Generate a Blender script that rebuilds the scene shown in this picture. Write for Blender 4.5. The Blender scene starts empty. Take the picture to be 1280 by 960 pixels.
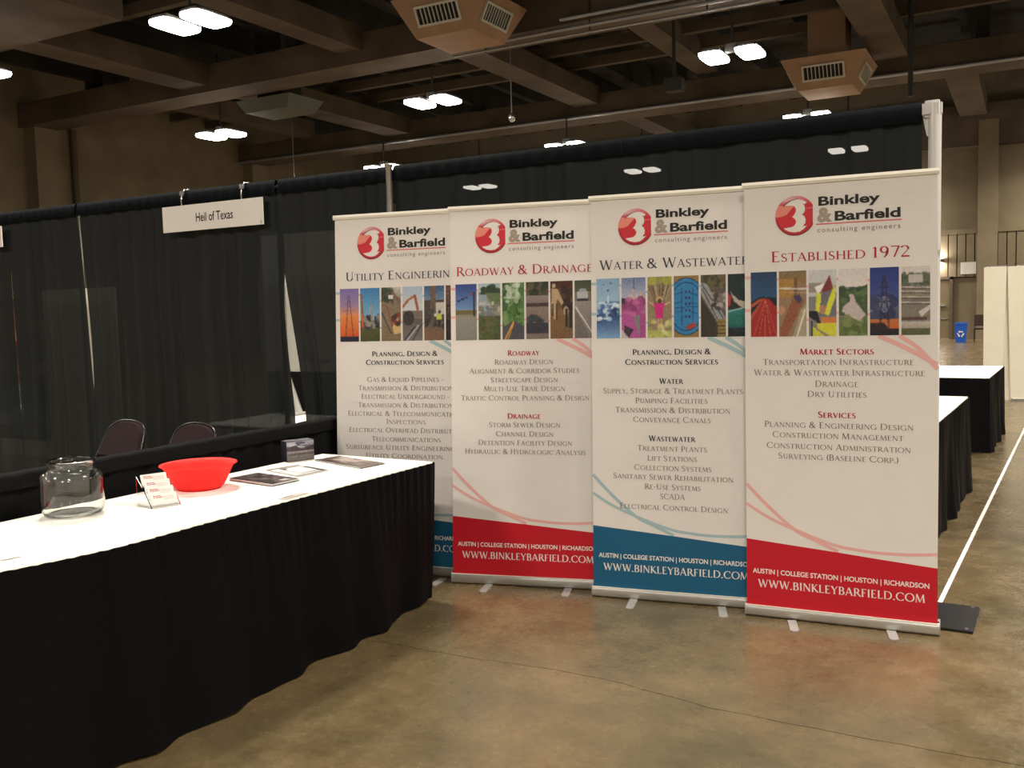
import bpy, bmesh, math, random
import numpy as np
from mathutils import Vector, Matrix
random.seed(7); RNG = np.random.RandomState(5)
SC = bpy.context.scene
COL = SC.collection
PI = math.pi
def R(d): return math.radians(d)

# ------------------------------------------------------------------ camera
cam_d = bpy.data.cameras.new('camera'); cam = bpy.data.objects.new('camera', cam_d); COL.objects.link(cam)
cam_d.sensor_width = 36.0; cam_d.sensor_fit = 'HORIZONTAL'; cam_d.lens = 36.0 * 1170.19 / 1280.0
cam_d.clip_end = 300; cam_d.clip_start = 0.05
YAW, PITCH, ROLL = R(28.917), R(4.4805), R(-1.5126)
_f = Vector((0, math.cos(PITCH), -math.sin(PITCH))); _r0 = Vector((1, 0, 0)); _u0 = Vector((0, math.sin(PITCH), math.cos(PITCH)))
_r = _r0 * math.cos(ROLL) + _u0 * math.sin(ROLL); _u = -_r0 * math.sin(ROLL) + _u0 * math.cos(ROLL)
_m = Matrix((( _r.x, _u.x, -_f.x), (_r.y, _u.y, -_f.y), (_r.z, _u.z, -_f.z)))
_m = Matrix.Rotation(YAW, 3, 'Z') @ _m
cam.matrix_world = Matrix.Translation((0.4168, -4.8306, 1.5206)) @ _m.to_4x4()
SC.camera = cam

# ------------------------------------------------------------------ world, view, lights
w = bpy.data.worlds.new('world'); SC.world = w; w.use_nodes = True
w.node_tree.nodes['Background'].inputs[0].default_value = (0.010, 0.009, 0.008, 1)
w.node_tree.nodes['Background'].inputs[1].default_value = 1.0
SC.view_settings.view_transform = 'Standard'; SC.view_settings.look = 'None'
SC.view_settings.gamma = 1.0; SC.view_settings.use_curve_mapping = False
SC.view_settings.exposure = 0.0
LAMP_W = 205.0            # watts of each half of a ceiling lamp
LAMP_COL = (1.0, 0.905, 0.78)
LENS_EMIT = 26.0
LAMP_X = (-21.3, -13.55, -5.5, 2.4, 10.3)
LAMP_Y = (-16.3, -8.1, 0.1, 8.25, 16.5, 24.8, 32.0)

# ------------------------------------------------------------------ materials
MATS = {}
def mat(name, col, rough=0.6, metal=0.0, spec=0.5, sheen=0.0, noise=0.0, scale=20.0, bump=0.0, bscale=60.0,
        coat=0.0, trans=0.0, ior=1.45, see=0.0, emit=None, estr=0.0, col2=None, sss=0.0, stretch=None):
    if name in MATS: return MATS[name]
    m = bpy.data.materials.new(name); m.use_nodes = True; nt = m.node_tree; N = nt.nodes; L = nt.links
    b = N['Principled BSDF']; out = N['Material Output']
    b.inputs['Base Color'].default_value = (*col, 1); b.inputs['Roughness'].default_value = rough
    b.inputs['Metallic'].default_value = metal; b.inputs['Specular IOR Level'].default_value = spec
    b.inputs['Sheen Weight'].default_value = sheen; b.inputs['Coat Weight'].default_value = coat
    b.inputs['Coat Roughness'].default_value = 0.12
    b.inputs['Transmission Weight'].default_value = trans; b.inputs['IOR'].default_value = ior
    if sheen: b.inputs['Sheen Roughness'].default_value = 0.5
    if emit: b.inputs['Emission Color'].default_value = (*emit, 1); b.inputs['Emission Strength'].default_value = estr
    if noise or bump:
        tc = N.new('ShaderNodeTexCoord'); mp = N.new('ShaderNodeMapping'); L.new(tc.outputs['Object'], mp.inputs[0])
        if stretch: mp.inputs['Scale'].default_value = stretch
    if noise:
        n = N.new('ShaderNodeTexNoise'); n.inputs['Scale'].default_value = scale; n.inputs['Detail'].default_value = 6
        L.new(mp.outputs[0], n.inputs['Vector'])
        mx = N.new('ShaderNodeMix'); mx.data_type = 'RGBA'
        c2 = col2 if col2 else tuple(c * (1 - noise) for c in col)
        rp = N.new('ShaderNodeMapRange'); rp.inputs[1].default_value = .35; rp.inputs[2].default_value = .65
        L.new(n.outputs[0], rp.inputs[0]); L.new(rp.outputs[0], mx.inputs[0])
        mx.inputs[6].default_value = (*col, 1); mx.inputs[7].default_value = (*c2, 1)
        L.new(mx.outputs[2], b.inputs['Base Color'])
    if bump:
        n2 = N.new('ShaderNodeTexNoise'); n2.inputs['Scale'].default_value = bscale; n2.inputs['Detail'].default_value = 4
        L.new(mp.outputs[0], n2.inputs['Vector'])
        bp = N.new('ShaderNodeBump'); bp.inputs['Strength'].default_value = bump; bp.inputs['Distance'].default_value = .01
        L.new(n2.outputs[0], bp.inputs['Height']); L.new(bp.outputs[0], b.inputs['Normal'])
    if see:
        tr = N.new('ShaderNodeBsdfTransparent'); ms = N.new('ShaderNodeMixShader'); ms.inputs[0].default_value = see
        L.new(b.outputs[0], ms.inputs[1]); L.new(tr.outputs[0], ms.inputs[2]); L.new(ms.outputs[0], out.inputs[0])
    MATS[name] = m
    return m
def mat_attr(name, rough=.45):
    """flat print: colour comes from the colour attribute 'print' of the sheet"""
    if name in MATS: return MATS[name]
    m = bpy.data.materials.new(name); m.use_nodes = True; nt = m.node_tree
    a = nt.nodes.new('ShaderNodeAttribute'); a.attribute_name = 'print'
    b = nt.nodes['Principled BSDF']; b.inputs['Roughness'].default_value = rough
    nt.links.new(a.outputs['Color'], b.inputs['Base Color']); MATS[name] = m
    return m
def lin(*c):
    c = [x / 255.0 for x in c]
    return tuple((x / 12.92 if x <= .04045 else ((x + .055) / 1.055) ** 2.4) for x in c)

# polished stained concrete
def concrete():
    m = bpy.data.materials.new('polished concrete'); m.use_nodes = True; nt = m.node_tree; N = nt.nodes; L = nt.links
    b = N['Principled BSDF']; tc = N.new('ShaderNodeTexCoord')
    n1 = N.new('ShaderNodeTexNoise'); n1.inputs['Scale'].default_value = 1.1; n1.inputs['Detail'].default_value = 8; n1.inputs['Roughness'].default_value = .62; n1.inputs['Distortion'].default_value = .4
    n2 = N.new('ShaderNodeTexNoise'); n2.inputs['Scale'].default_value = 4.3; n2.inputs['Detail'].default_value = 7; n2.inputs['Roughness'].default_value = .7
    n3 = N.new('ShaderNodeTexNoise'); n3.inputs['Scale'].default_value = 38; n3.inputs['Detail'].default_value = 4
    L.new(tc.outputs['Object'], n1.inputs['Vector']); L.new(tc.outputs['Object'], n2.inputs['Vector']); L.new(tc.outputs['Object'], n3.inputs['Vector'])
    r1 = N.new('ShaderNodeValToRGB'); e = r1.color_ramp.elements
    e[0].position = .32; e[0].color = (.084, .066, .033, 1); e[1].position = .68; e[1].color = (.165, .114, .056, 1)
    L.new(n1.outputs[0], r1.inputs[0])
    r2 = N.new('ShaderNodeMapRange'); r2.inputs[1].default_value = .3; r2.inputs[2].default_value = .7; r2.inputs[3].default_value = .72; r2.inputs[4].default_value = 1.2
    L.new(n2.outputs[0], r2.inputs[0])
    r3 = N.new('ShaderNodeMapRange'); r3.inputs[1].default_value = .3; r3.inputs[2].default_value = .7; r3.inputs[3].default_value = .88; r3.inputs[4].default_value = 1.1
    L.new(n3.outputs[0], r3.inputs[0])
    mu = N.new('ShaderNodeMath'); mu.operation = 'MULTIPLY'; L.new(r2.outputs[0], mu.inputs[0]); L.new(r3.outputs[0], mu.inputs[1])
    vm = N.new('ShaderNodeVectorMath'); vm.operation = 'SCALE'; L.new(r1.outputs[0], vm.inputs[0]); L.new(mu.outputs[0], vm.inputs['Scale'])
    L.new(vm.outputs[0], b.inputs['Base Color'])
    rr = N.new('ShaderNodeMapRange'); rr.inputs[1].default_value = .3; rr.inputs[2].default_value = .7; rr.inputs[3].default_value = .16; rr.inputs[4].default_value = .34
    L.new(n2.outputs[0], rr.inputs[0]); L.new(rr.outputs[0], b.inputs['Roughness'])
    bp = N.new('ShaderNodeBump'); bp.inputs['Strength'].default_value = .12; bp.inputs['Distance'].default_value = .01
    L.new(n3.outputs[0], bp.inputs['Height']); L.new(bp.outputs[0], b.inputs['Normal'])
    b.inputs['Specular IOR Level'].default_value = .55
    return m

M_CONC = concrete()
M_JOINT = mat('joint filler', (.03, .024, .015), .8)
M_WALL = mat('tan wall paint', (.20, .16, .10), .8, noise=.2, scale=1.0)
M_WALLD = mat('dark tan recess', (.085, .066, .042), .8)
M_CEIL = mat('dark deck paint', (.040, .035, .029), .9, noise=.4, scale=1.2)
M_BEAM = mat('brown beam paint', (.112, .083, .057), .9, noise=.4, scale=.8)
M_DUCT = mat('tan duct paint', (.37, .225, .135), .7, noise=.15, scale=2)
M_TEAL = mat('grey green duct', (.11, .12, .10), .8)
M_GRILLE = mat('pale grille', (.52, .50, .44), .5)
M_DARK = mat('dark void', (.010, .010, .010), .8)
M_PIPE = mat('galvanised pipe', (.34, .35, .38), .35, metal=.7)
M_STEM = mat('dark steel', (.03, .028, .026), .6)
M_LENS = mat('lit acrylic', (.9, .9, .9), .3, emit=(1.0, .93, .82), estr=LENS_EMIT)
M_ALU = mat('brushed aluminium', (.66, .65, .62), .33, metal=.75, noise=.12, scale=30, stretch=(1, 30, 30))
M_ALUF = mat('matt aluminium foot', (.36, .35, .34), .5, metal=.2)
M_RAIL = mat('cream top rail', (.80, .76, .66), .4)
M_VINYL = mat('banner vinyl', (.80, .765, .73), .55, noise=.03, scale=6)
M_WHITEPOLE = mat('white pole', (.72, .71, .70), .4, metal=.2)
M_CHROME = mat('bright steel', (.7, .7, .72), .2, metal=.9)
M_BLACKPLATE = mat('black powder coat', (.012, .011, .013), .35, noise=.3, scale=50)
M_DRAPE = mat('sheer black drape', (.0105, .0142, .0155), .55, spec=.25, sheen=.02, see=.024, bump=.15, bscale=25, stretch=(1, 1, .15))
M_HEM = mat('drape rod pocket', (.0055, .0072, .0088), .85, spec=.06, bump=.15, bscale=30)
M_RAILD = mat('black rail drape', (.0055, .0058, .0062), .8, spec=.12, bump=.2, bscale=40)
M_SKIRT = mat('black table skirt', (.0028, .0029, .0036), .55, spec=.10, bump=.5, bscale=26, stretch=(1, 1, .35))
M_CLOTH = mat('white vinyl table cover', (.93, .92, .86), .38, bump=.08, bscale=9)
M_TABLE = mat('grey table board', (.3, .3, .3), .6)
M_TAPE = mat('white floor tape', (.75, .74, .72), .5)
M_RED = mat('red plastic', (.93, .022, .018), .6, spec=.3)
M_GLASS = mat('clear glass', (.97, .985, .975), .02, trans=1.0, ior=1.46)
M_ACRYL = mat('clear acrylic', (.97, .98, .98), .05, trans=1.0, ior=1.3)
M_CARD = mat('white card', (.78, .75, .73), .5)
M_BURG = mat('burgundy chair fabric', (.021, .0105, .013), .9, spec=.2, noise=.35, scale=160)
M_FRAME = mat('black chair frame', (.03, .03, .032), .25, metal=.6)
M_BLUE = mat('blue bin plastic', (.012, .10, .50), .45)
M_PANEL = mat('cream booth panel', (.72, .67, .55), .7, noise=.05, scale=3)
M_INKRED = mat('dark red ink', lin(176, 30, 44), .5)
M_INKDK = mat('slate ink', lin(52, 58, 66), .5)
M_INKGR = mat('grey brown ink', lin(124, 112, 104), .5)
M_INKBK = mat('black ink', (.012, .012, .013), .5)
M_INKTAN = mat('tan grey ink', lin(165, 152, 138), .5)
M_INKW = mat('white ink', (.82, .78, .74), .5)
M_FRED = mat('red banner print', lin(196, 16, 38), .5, noise=.05, scale=4)
M_FBLUE = mat('teal banner print', lin(18, 92, 128), .5, noise=.05, scale=4)
M_PINK = mat('pink swoosh print', lin(232, 176, 172), .5)
M_PALEB = mat('pale teal swoosh print', lin(166, 192, 198), .5)
M_RLINE = mat('red rule ink', lin(214, 96, 96), .5)
M_PRINT = mat_attr('photo print')
M_PRINTG = mat_attr('glossy photo print', .3)

# ------------------------------------------------------------------ mesh builder
class MB:
    def __init__(s): s.v = []; s.f = []; s.sm = []
    def add(s, verts, faces, smooth=False):
        o = len(s.v); s.v += [tuple(v) for v in verts]; s.f += [tuple(i + o for i in f) for f in faces]; s.sm += [smooth] * len(faces)
        return s
    def box(s, x0, x1, y0, y1, z0, z1, M=None):
        vs = [Vector((x, y, z)) for z in (z0, z1) for y in (y0, y1) for x in (x0, x1)]
        if M: vs = [M @ v for v in vs]
        return s.add(vs, [(0, 2, 3, 1), (4, 5, 7, 6), (0, 1, 5, 4), (2, 6, 7, 3), (0, 4, 6, 2), (1, 3, 7, 5)])
    def bbox(s, x0, x1, y0, y1, z0, z1, b=.003, M=None):
        """box with chamfered edges"""
        bm = bmesh.new(); bmesh.ops.create_cube(bm, size=1)
        for v in bm.verts: v.co = Vector(((x0 + x1) / 2 + v.co.x * (x1 - x0), (y0 + y1) / 2 + v.co.y * (y1 - y0), (z0 + z1) / 2 + v.co.z * (z1 - z0)))
        bmesh.ops.bevel(bm, geom=bm.edges[:], offset=b, segments=2, affect='EDGES')
        bm.verts.index_update()
        vs = [(M @ v.co if M else v.co) for v in bm.verts]; fs = [[v.index for v in f.verts] for f in bm.faces]
        bm.free(); return s.add(vs, fs)
    def tube(s, pts, r, n=10, caps=True, smooth=True):
        pts = [Vector(p) for p in pts]; rings = []
        rs = r if isinstance(r, (list, tuple)) else [r] * len(pts)
        up = None
        for i, p in enumerate(pts):
            t = (pts[min(i + 1, len(pts) - 1)] - pts[max(i - 1, 0)]).normalized()
            if up is None:
                up = Vector((0, 0, 1)) if abs(t.z) < .9 else Vector((1, 0, 0))
            a = t.cross(up).normalized(); b = a.cross(t).normalized(); up = b
            rings.append([p + (a * math.cos(2 * PI * k / n) + b * math.sin(2 * PI * k / n)) * rs[i] for k in range(n)])
        vs = [v for q in rings for v in q]; fs = []
        for i in range(len(pts) - 1):
            for k in range(n): fs.append((i * n + k, i * n + (k + 1) % n, (i + 1) * n + (k + 1) % n, (i + 1) * n + k))
        s.add(vs, fs, smooth)
        if caps: s.add(rings[0], [tuple(range(n))]); s.add(rings[-1], [tuple(reversed(range(n)))])
        return s
    def lathe(s, prof, n=48, c=(0, 0, 0), smooth=True, close=False):
        vs = []; fs = []
        for r, z in prof:
            for k in range(n): vs.append((c[0] + r * math.cos(2 * PI * k / n), c[1] + r * math.sin(2 * PI * k / n), c[2] + z))
        m = len(prof); rng = m if close else m - 1
        for i in range(rng):
            j = (i + 1) % m
            for k in range(n): fs.append((i * n + k, i * n + (k + 1) % n, j * n + (k + 1) % n, j * n + k))
        return s.add(vs, fs, smooth)
    def build(s, name, m, parent=None, loc=None, rot=None):
        me = bpy.data.meshes.new(name); me.from_pydata(s.v, [], s.f); me.materials.append(m)
        me.polygons.foreach_set('use_smooth', s.sm); me.update()
        o = bpy.data.objects.new(name, me); COL.objects.link(o)
        if parent: o.parent = parent
        if loc: o.location = loc
        if rot is not None: o.rotation_euler = rot
        return o
def thing(name, label, cat, loc=(0, 0, 0), rz=0.0, group=None):
    o = bpy.data.objects.new(name, None); COL.objects.link(o); o.location = loc; o.rotation_euler = (0, 0, rz); o.empty_display_size = .1
    return tag(o, label, cat, group)
def tag(o, label, cat, group=None):
    o['label'] = label; o['category'] = cat
    if group: o['group'] = group
    return o
def struct(o): o['kind'] = 'structure'; return o
def copy_tree(o, parent=None):
    c = o.copy(); COL.objects.link(c)
    if parent: c.parent = parent
    for ch in list(o.children): copy_tree(ch, c)
    return c

# ================================================================== SETTING
# floor: a bed with concrete slabs on it, saw-cut joints between
X0, X1, Y0, Y1, ZC = -29.0, 14.0, -20.0, 34.5, 10.6
floor = struct(MB().box(X0, X1, Y0, Y1, -.25, -.012).build('floor', M_JOINT))
xs = [X0, -19.0, -9.7, 1.9, X1]; ys = [Y0, -11.5, -1.44, 8.9, 18.6, 27.5, Y1]
JX = [(-29, -1.42), (-2.6, -1.43), (-2.272, -1.424), (-2.096, -1.413), (-1.897, -1.422), (-1.669, -1.412), (-1.407, -1.382), (-1.072, -1.388), (-.82, -1.429), (-.611, -1.47), (-.419, -1.479), (-.172, -1.484), (.024, -1.479), (.238, -1.479), (.412, -1.475), (2.5, -1.46), (14, -1.44)]
def joint_y(x):
    return float(np.interp(x, [p[0] for p in JX], [p[1] for p in JX])) + .004 * math.sin(x * 23) + .003 * math.sin(x * 57 + 1)
for i in range(len(xs) - 1):
    for j in range(len(ys) - 1):
        g = .0022; a, b = xs[i] + g, xs[i + 1] - g; n = 120
        lo = [(a + (b - a) * k / n, (joint_y(a + (b - a) * k / n) if ys[j] == -1.44 else ys[j]) + g) for k in range(n + 1)]
        hi = [(a + (b - a) * k / n, (joint_y(a + (b - a) * k / n) if ys[j + 1] == -1.44 else ys[j + 1]) - g) for k in range(n + 1)]
        out = lo + hi[::-1]; m = len(out); vs = [(x, y, 0) for x, y in out] + [(x, y, -.1) for x, y in out]
        fs = [(k, k + 1, m - 2 - k, m - 1 - k) for k in range(n)] + [(m + k, m + (k + 1) % m, (k + 1) % m, k) for k in range(m)]
        MB().add(vs, fs).build('slab', M_CONC, floor)
# hairline crack that leaves the joint
mb = MB()
pts = [(-1.30, -1.46), (-1.22, -1.30), (-1.1, -1.24), (-1.02, -1.12), (-.97, -.99)]
for a, b in zip(pts, pts[1:]):
    d = Vector((b[0] - a[0], b[1] - a[1], 0)).normalized(); n = Vector((-d.y, d.x, 0)) * .0009
    mb.add([(a[0] - n.x, a[1] - n.y, .0004), (b[0] - n.x, b[1] - n.y, .0004), (b[0] + n.x, b[1] + n.y, .0004), (a[0] + n.x, a[1] + n.y, .0004)], [(0, 1, 2, 3)])
mb.build('crack', mat('crack dirt', (.07, .055, .035), .9), floor)

ceiling = struct(MB().box(X0, X1, Y0, Y1, ZC, ZC + .2).build('ceiling', M_CEIL))
for k in range(20):                                       # deck joists along y
    x = X0 + 1.2 + k * 2.2
    if x < X1: MB().box(x - .12, x + .12, Y0, Y1, 9.7, ZC).build('joist', M_CEIL, ceiling)
for y in (-14.75, -4.8, 5.1, 15.05, 25.0):                # main girders along x
    MB().box(X0, X1, y, y + 1.1, 8.0, 8.75).build('girder', M_BEAM, ceiling)
for x in (-26, -17.6, -9.9, -1.0, 6.0):
    for y in (-14.75, -4.8, 5.1, 15.05, 25.0): MB().box(x, x + .35, y + .35, y + .75, 8.75, ZC).build('girder_post', M_CEIL, ceiling)
for x0, x1, y0, y1, z0 in ((-21.2, -20.2, 6.2, 15.05, 8.15), (-21.2, -20.2, 16.15, 25.0, 8.3), (-13.3, -12.4, 16.15, 25.0, 8.4), (-15.4, -14.7, 6.2, 15.05, 8.3),
                           (-5.6, -5.0, 6.2, 15.05, 8.6), (-3.6, -2.7, 16.15, 25.0, 8.5), (-1.9, -1.0, 26.1, 34.5, 8.2), (-12.6, -11.8, 26.1, 34.5, 8.3), (-9.0, -8.3, 16.15, 25.0, 8.9),
                           (-25.5, -24.8, 16.15, 25.0, 8.7), (1.6, 2.4, 6.2, 34.5, 8.5)):
    MB().box(x0, x1, y0, y1, z0, z0 + .6).build('cross_beam', M_BEAM, ceiling)
for y in (9.8, 11.9, 19.2, 21.4, 23.2, 28.0, 30.4):       # lighter purlins
    MB().box(X0, X1, y, y + .22, 9.2, 9.5).build('purlin', M_BEAM, ceiling)

wl = struct(MB().box(X0 - .3, X0, Y0, Y1, 0, ZC).build('wall_left', M_WALL))
for y in (-4.5, 5.4, 15.25, 25.2):
    MB().box(X0, X0 + .55, y, y + .95, 0, 8.0).build('column', M_WALL, wl)
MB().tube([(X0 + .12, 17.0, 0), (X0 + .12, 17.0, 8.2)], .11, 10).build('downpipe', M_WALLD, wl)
wr = struct(MB().box(X1, X1 + .3, Y0, Y1, 0, ZC).build('wall_right', M_WALL))
wf = struct(MB().box(X0, X1, Y0 - .3, Y0, 0, ZC).build('wall_front', M_WALL))
wb = struct(MB().box(X0, X1, Y1, Y1 + .3, 0, ZC).build('wall_back', M_WALL))
# far wall: ribbed acoustic bays between proud columns, header band above, a door
YB = Y1
for cx in (-20.6, -13.9, -7.4, -.94, 5.6):
    MB().box(cx - .33, cx + .33, YB - .55, YB, 0, 8.0).build('column', M_WALL, wb)
    x = cx + .33
    rib = MB(); gap = .30
    k = 0
    while x + k * gap < cx + 6.1:
        xx = x + k * gap
        rib.box(xx + .018, xx + gap - .018, YB - .12, YB - .02, 2.35, 3.95)
        k += 1
    rib.build('rib_panel', M_WALL, wb)
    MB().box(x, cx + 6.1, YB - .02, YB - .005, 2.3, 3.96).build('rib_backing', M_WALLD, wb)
    MB().box(x, cx + 6.1, YB - .16, YB, 3.95, 4.12).build('ledge', M_WALL, wb)
MB().box(X0, X1, YB - .5, YB, 7.1, 8.6).build('girder', M_BEAM, wb)
door = struct(MB().box(-4.20, -2.20, YB - .10, YB - .04, .02, 2.27).build('door_1', mat('olive door paint', (.15, .115, .065), .55)))
MB().box(-4.32, -2.1, YB - .13, YB - .0, 0, .02).build('threshold', M_CHROME, door)
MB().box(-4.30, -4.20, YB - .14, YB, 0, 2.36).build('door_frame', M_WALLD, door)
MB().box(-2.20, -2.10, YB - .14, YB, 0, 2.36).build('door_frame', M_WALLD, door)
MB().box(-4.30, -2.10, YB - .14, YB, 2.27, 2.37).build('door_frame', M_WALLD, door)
MB().box(-3.1, -2.33, YB - .17, YB - .10, 1.25, 1.31).build('push_bar', M_CHROME, door)
MB().box(-3.1, -2.27, YB - .13, YB - .10, .77, .80).build('kick_rail', M_CHROME, door)
# wall light beside the column: box with light up and down
sc_ = thing('wall_light', 'lit up-and-down wall light on the ribbed far wall above the door', 'lamp', (-2.72, YB - .12, 2.98))
MB().bbox(-.30, .30, -.22, 0, -.055, .055, .01).build('housing', M_STEM, sc_)
me_ = mat('lamp glow', (1, 1, 1), .5, emit=(1, .93, .8), estr=6)
MB().box(-.25, .25, -.19, -.02, .055, .062).build('diffuser', me_, sc_)
MB().box(-.25, .25, -.19, -.02, -.062, -.055).build('diffuser', me_, sc_)
for s in (1, -1):
    ld = bpy.data.lights.new('wall_wash', 'AREA'); ld.shape = 'RECTANGLE'; ld.size = .5; ld.size_y = .15; ld.energy = 60; ld.color = LAMP_COL
    lo = bpy.data.objects.new('wall_wash', ld); COL.objects.link(lo); lo.parent = sc_; lo.location = (0, -.105, .066 * s); lo.rotation_euler = (0 if s < 0 else PI, 0, 0)
o = MB().bbox(-1.84, -1.31, YB - .15, YB - .13, 2.44, 2.88, .003).build('wall_notice', mat('notice paper', (.62, .60, .56), .6)); tag(o, 'pale blank-looking notice high on the ribbed wall right of the door', 'notice')
# recycling bin
bx_, by_ = -1.64, 31.5
rb = thing('recycling_bin', 'blue recycling bin with white arrows symbol by the far wall', 'bin', (bx_, by_, 0))
mb = MB(); zs = [(0, .155, .13), (.60, .195, .175)]
vs = [(sx * a, sy * b, z) for z, a, b in zs for sx, sy in ((-1, -1), (1, -1), (1, 1), (-1, 1))]
mb.add(vs, [(0, 3, 2, 1), (0, 1, 5, 4), (1, 2, 6, 5), (2, 3, 7, 6), (3, 0, 4, 7)]); mb.build('body', M_BLUE, rb)
MB().bbox(-.205, .205, -.185, .185, .60, .69, .015).build('lid', M_BLUE, rb)
mb = MB()                                                  # three chasing arrows
for k in range(3):
    a = R(90 + 120 * k); M = Matrix.Translation((0, -.182, .30)) @ Matrix.Rotation(-a, 4, 'Y')
    sh = [(.055, -.075), (.055, .02), (.035, .02), (.075, .085), (.12, .02), (.095, .02), (.095, -.075)]
    vs = [M @ Vector((x, 0, z)) for x, z in sh]; mb.add(vs, [tuple(range(7))])
mb.build('recycling_symbol', M_INKW, rb)
# brown chair standing against the far wall right of the bin
def simple_chair(loc, rz, label):
    t = thing('stacking_chair', label, 'chair', loc, rz)
    m = mat('dull brown fabric', (.055, .032, .026), .8)
    MB().bbox(-.24, .24, -.24, .22, .43, .49, .02).build('seat', m, t); MB().bbox(-.23, .23, .22, .27, .55, .95, .02).build('backrest', m, t)
    for sx in (-.22, .22):
        for sy in (-.2, .24): MB().tube([(sx, sy, 0), (sx, sy, .44 if sy < 0 else .94)], .012, 6).build('leg', M_STEM, t)
    return t
simple_chair((-1.02, 31.9, 0), 0, 'dark brown chair right of the blue recycling bin')

# ================================================================== CEILING LAMPS
def make_lamp():
    t = thing('ceiling_lamp', '', 'lamp', (0, 0, 7.1))
    for s in (-1, 1):
        # rounded rectangular prismatic lens
        mb = MB(); prof = [(1.0, .10), (1.0, .05), (.96, .015), (.86, 0.0)]; n = 24; vs = []; fs = []
        for k_, z in prof:
            for a in range(n):
                th = 2 * PI * a / n; c, d = math.cos(th), math.sin(th); p = 7.0
                r = (abs(c) ** p + abs(d) ** p) ** (-1 / p)
                vs.append((s * .41 + .26 * k_ * r * c, .46 * k_ * r * d, z - .05))
        for i in range(len(prof) - 1):
            for a in range(n): fs.append((i * n + a, (i + 1) * n + a, (i + 1) * n + (a + 1) % n, i * n + (a + 1) % n))
        fs.append(tuple(reversed(range(3 * n, 4 * n))))
        mb.add(vs, fs); lens = mb.build('lens', M_LENS, t)
        MB().bbox(s * .41 - .24, s * .41 + .24, -.44, .44, .05, .12, .015).build('reflector', M_STEM, t)
        ld = bpy.data.lights.get('lamp_light') or bpy.data.lights.new('lamp_light', 'AREA')
        ld.shape = 'RECTANGLE'; ld.size = .46; ld.size_y = .84; ld.energy = LAMP_W; ld.spread = R(150); ld.color = LAMP_COL
        lo = bpy.data.objects.new('lamp_light', ld); COL.objects.link(lo); lo.parent = t; lo.location = (s * .41, 0, -.056)
    MB().bbox(-.14, .14, -.10, .10, .08, .26, .01).build('ballast', M_STEM, t)
    MB().tube([(0, 0, .26), (0, 0, 2.4)], .03, 8).build('stem', M_STEM, t)
    return t
lamp0 = make_lamp(); first = True
LL = {(-21.3, 16.5): 'double ceiling lamp above the left wall, between hanging cable and stem', (-13.55, 8.25): 'nearest and largest double ceiling lamp, upper left of the photo',
      (-13.55, 16.5): 'double ceiling lamp hanging just left of centre below the big girder', (-21.3, 24.8): 'double ceiling lamp whose glow touches the top of the middle drape pole',
      (-13.55, 24.8): 'double ceiling lamp low at the middle, just above the drape top', (-5.5, 16.5): 'bright double ceiling lamp right of centre, beside the metal conduits',
      (-5.5, 24.8): 'double ceiling lamp just below the right-hand air diffuser', (-5.5, 32.0): 'double ceiling lamp seen through the sheer drape near the white pole',
      (-13.55, 32.0): 'double ceiling lamp glimpsed through the drape above the third banner', (-21.3, 32.0): 'faint double ceiling lamp glimpsed through the drape above the second banner',
      (-21.3, 8.25): 'double ceiling lamp cut off by the left edge of the photo'}
for x in LAMP_X:
    for y in LAMP_Y:
        t = lamp0 if first else copy_tree(lamp0); first = False
        t.location = (x + (1.0 if (x, y) == (-21.3, 8.25) else 0), y, 7.1)
        t['label'] = LL.get((x, y), 'double ceiling lamp outside the photographed view of the hall'); t['group'] = 'double ceiling lamps of the hall'

# ================================================================== AIR DIFFUSERS
def diffuser(x, y, label, m, a=.72, b=1.12, h=.80, z=7.6):
    t = thing('air_diffuser', label, 'air vent', (x, y, z))
    vs = [(-a, -a, 0), (a, -a, 0), (a, a, 0), (-a, a, 0), (-b, -b, h), (b, -b, h), (b, b, h), (-b, b, h)]
    MB().add(vs, [(0, 3, 2, 1), (4, 5, 6, 7), (0, 1, 5, 4), (1, 2, 6, 5), (2, 3, 7, 6), (3, 0, 4, 7)]).build('plenum', m, t)
    MB().box(-.5, .5, -.5, .5, h, 10.6 - z).build('duct_neck', m, t)
    sl = math.atan2(b - a, h)
    for k in range(4):
        M = Matrix.Rotation(k * PI / 2, 4, 'Z') @ Matrix.Translation((0, -(a + b) / 2, h / 2)) @ Matrix.Rotation(sl, 4, 'X')
        # local: x along face, z up the face, -y outwards
        fr = MB(); W, H, T = .56, .22, .05
        fr.box(-W, W, -.05, 0, H - T, H, M); fr.box(-W, W, -.05, 0, -H, -H + T, M); fr.box(-W, -W + T, -.05, 0, -H + T, H - T, M); fr.box(W - T, W, -.05, 0, -H + T, H - T, M)
        g = fr.build('grille', M_GRILLE, t)
        MB().box(-W + T, W - T, -.012, -.004, -H + T, H - T, M).build('grille_opening', M_DARK, g)
        for i in range(9):
            xx = -W + T + (i + 1) * (2 * W - 2 * T) / 10
            MB().box(xx - .01, xx + .01, -.035, -.012, -H + T, H - T, M).build('louvre', M_GRILLE, g)
    return t
D = []
D.append(diffuser(-10.9, 13.7, 'large tan four-sided air diffuser at the top centre, pale grilles on its sides', M_DUCT))
D.append(diffuser(-4.57, 23.1, 'smaller-looking tan air diffuser upper right, above a double lamp', M_DUCT, z=7.39))
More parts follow.
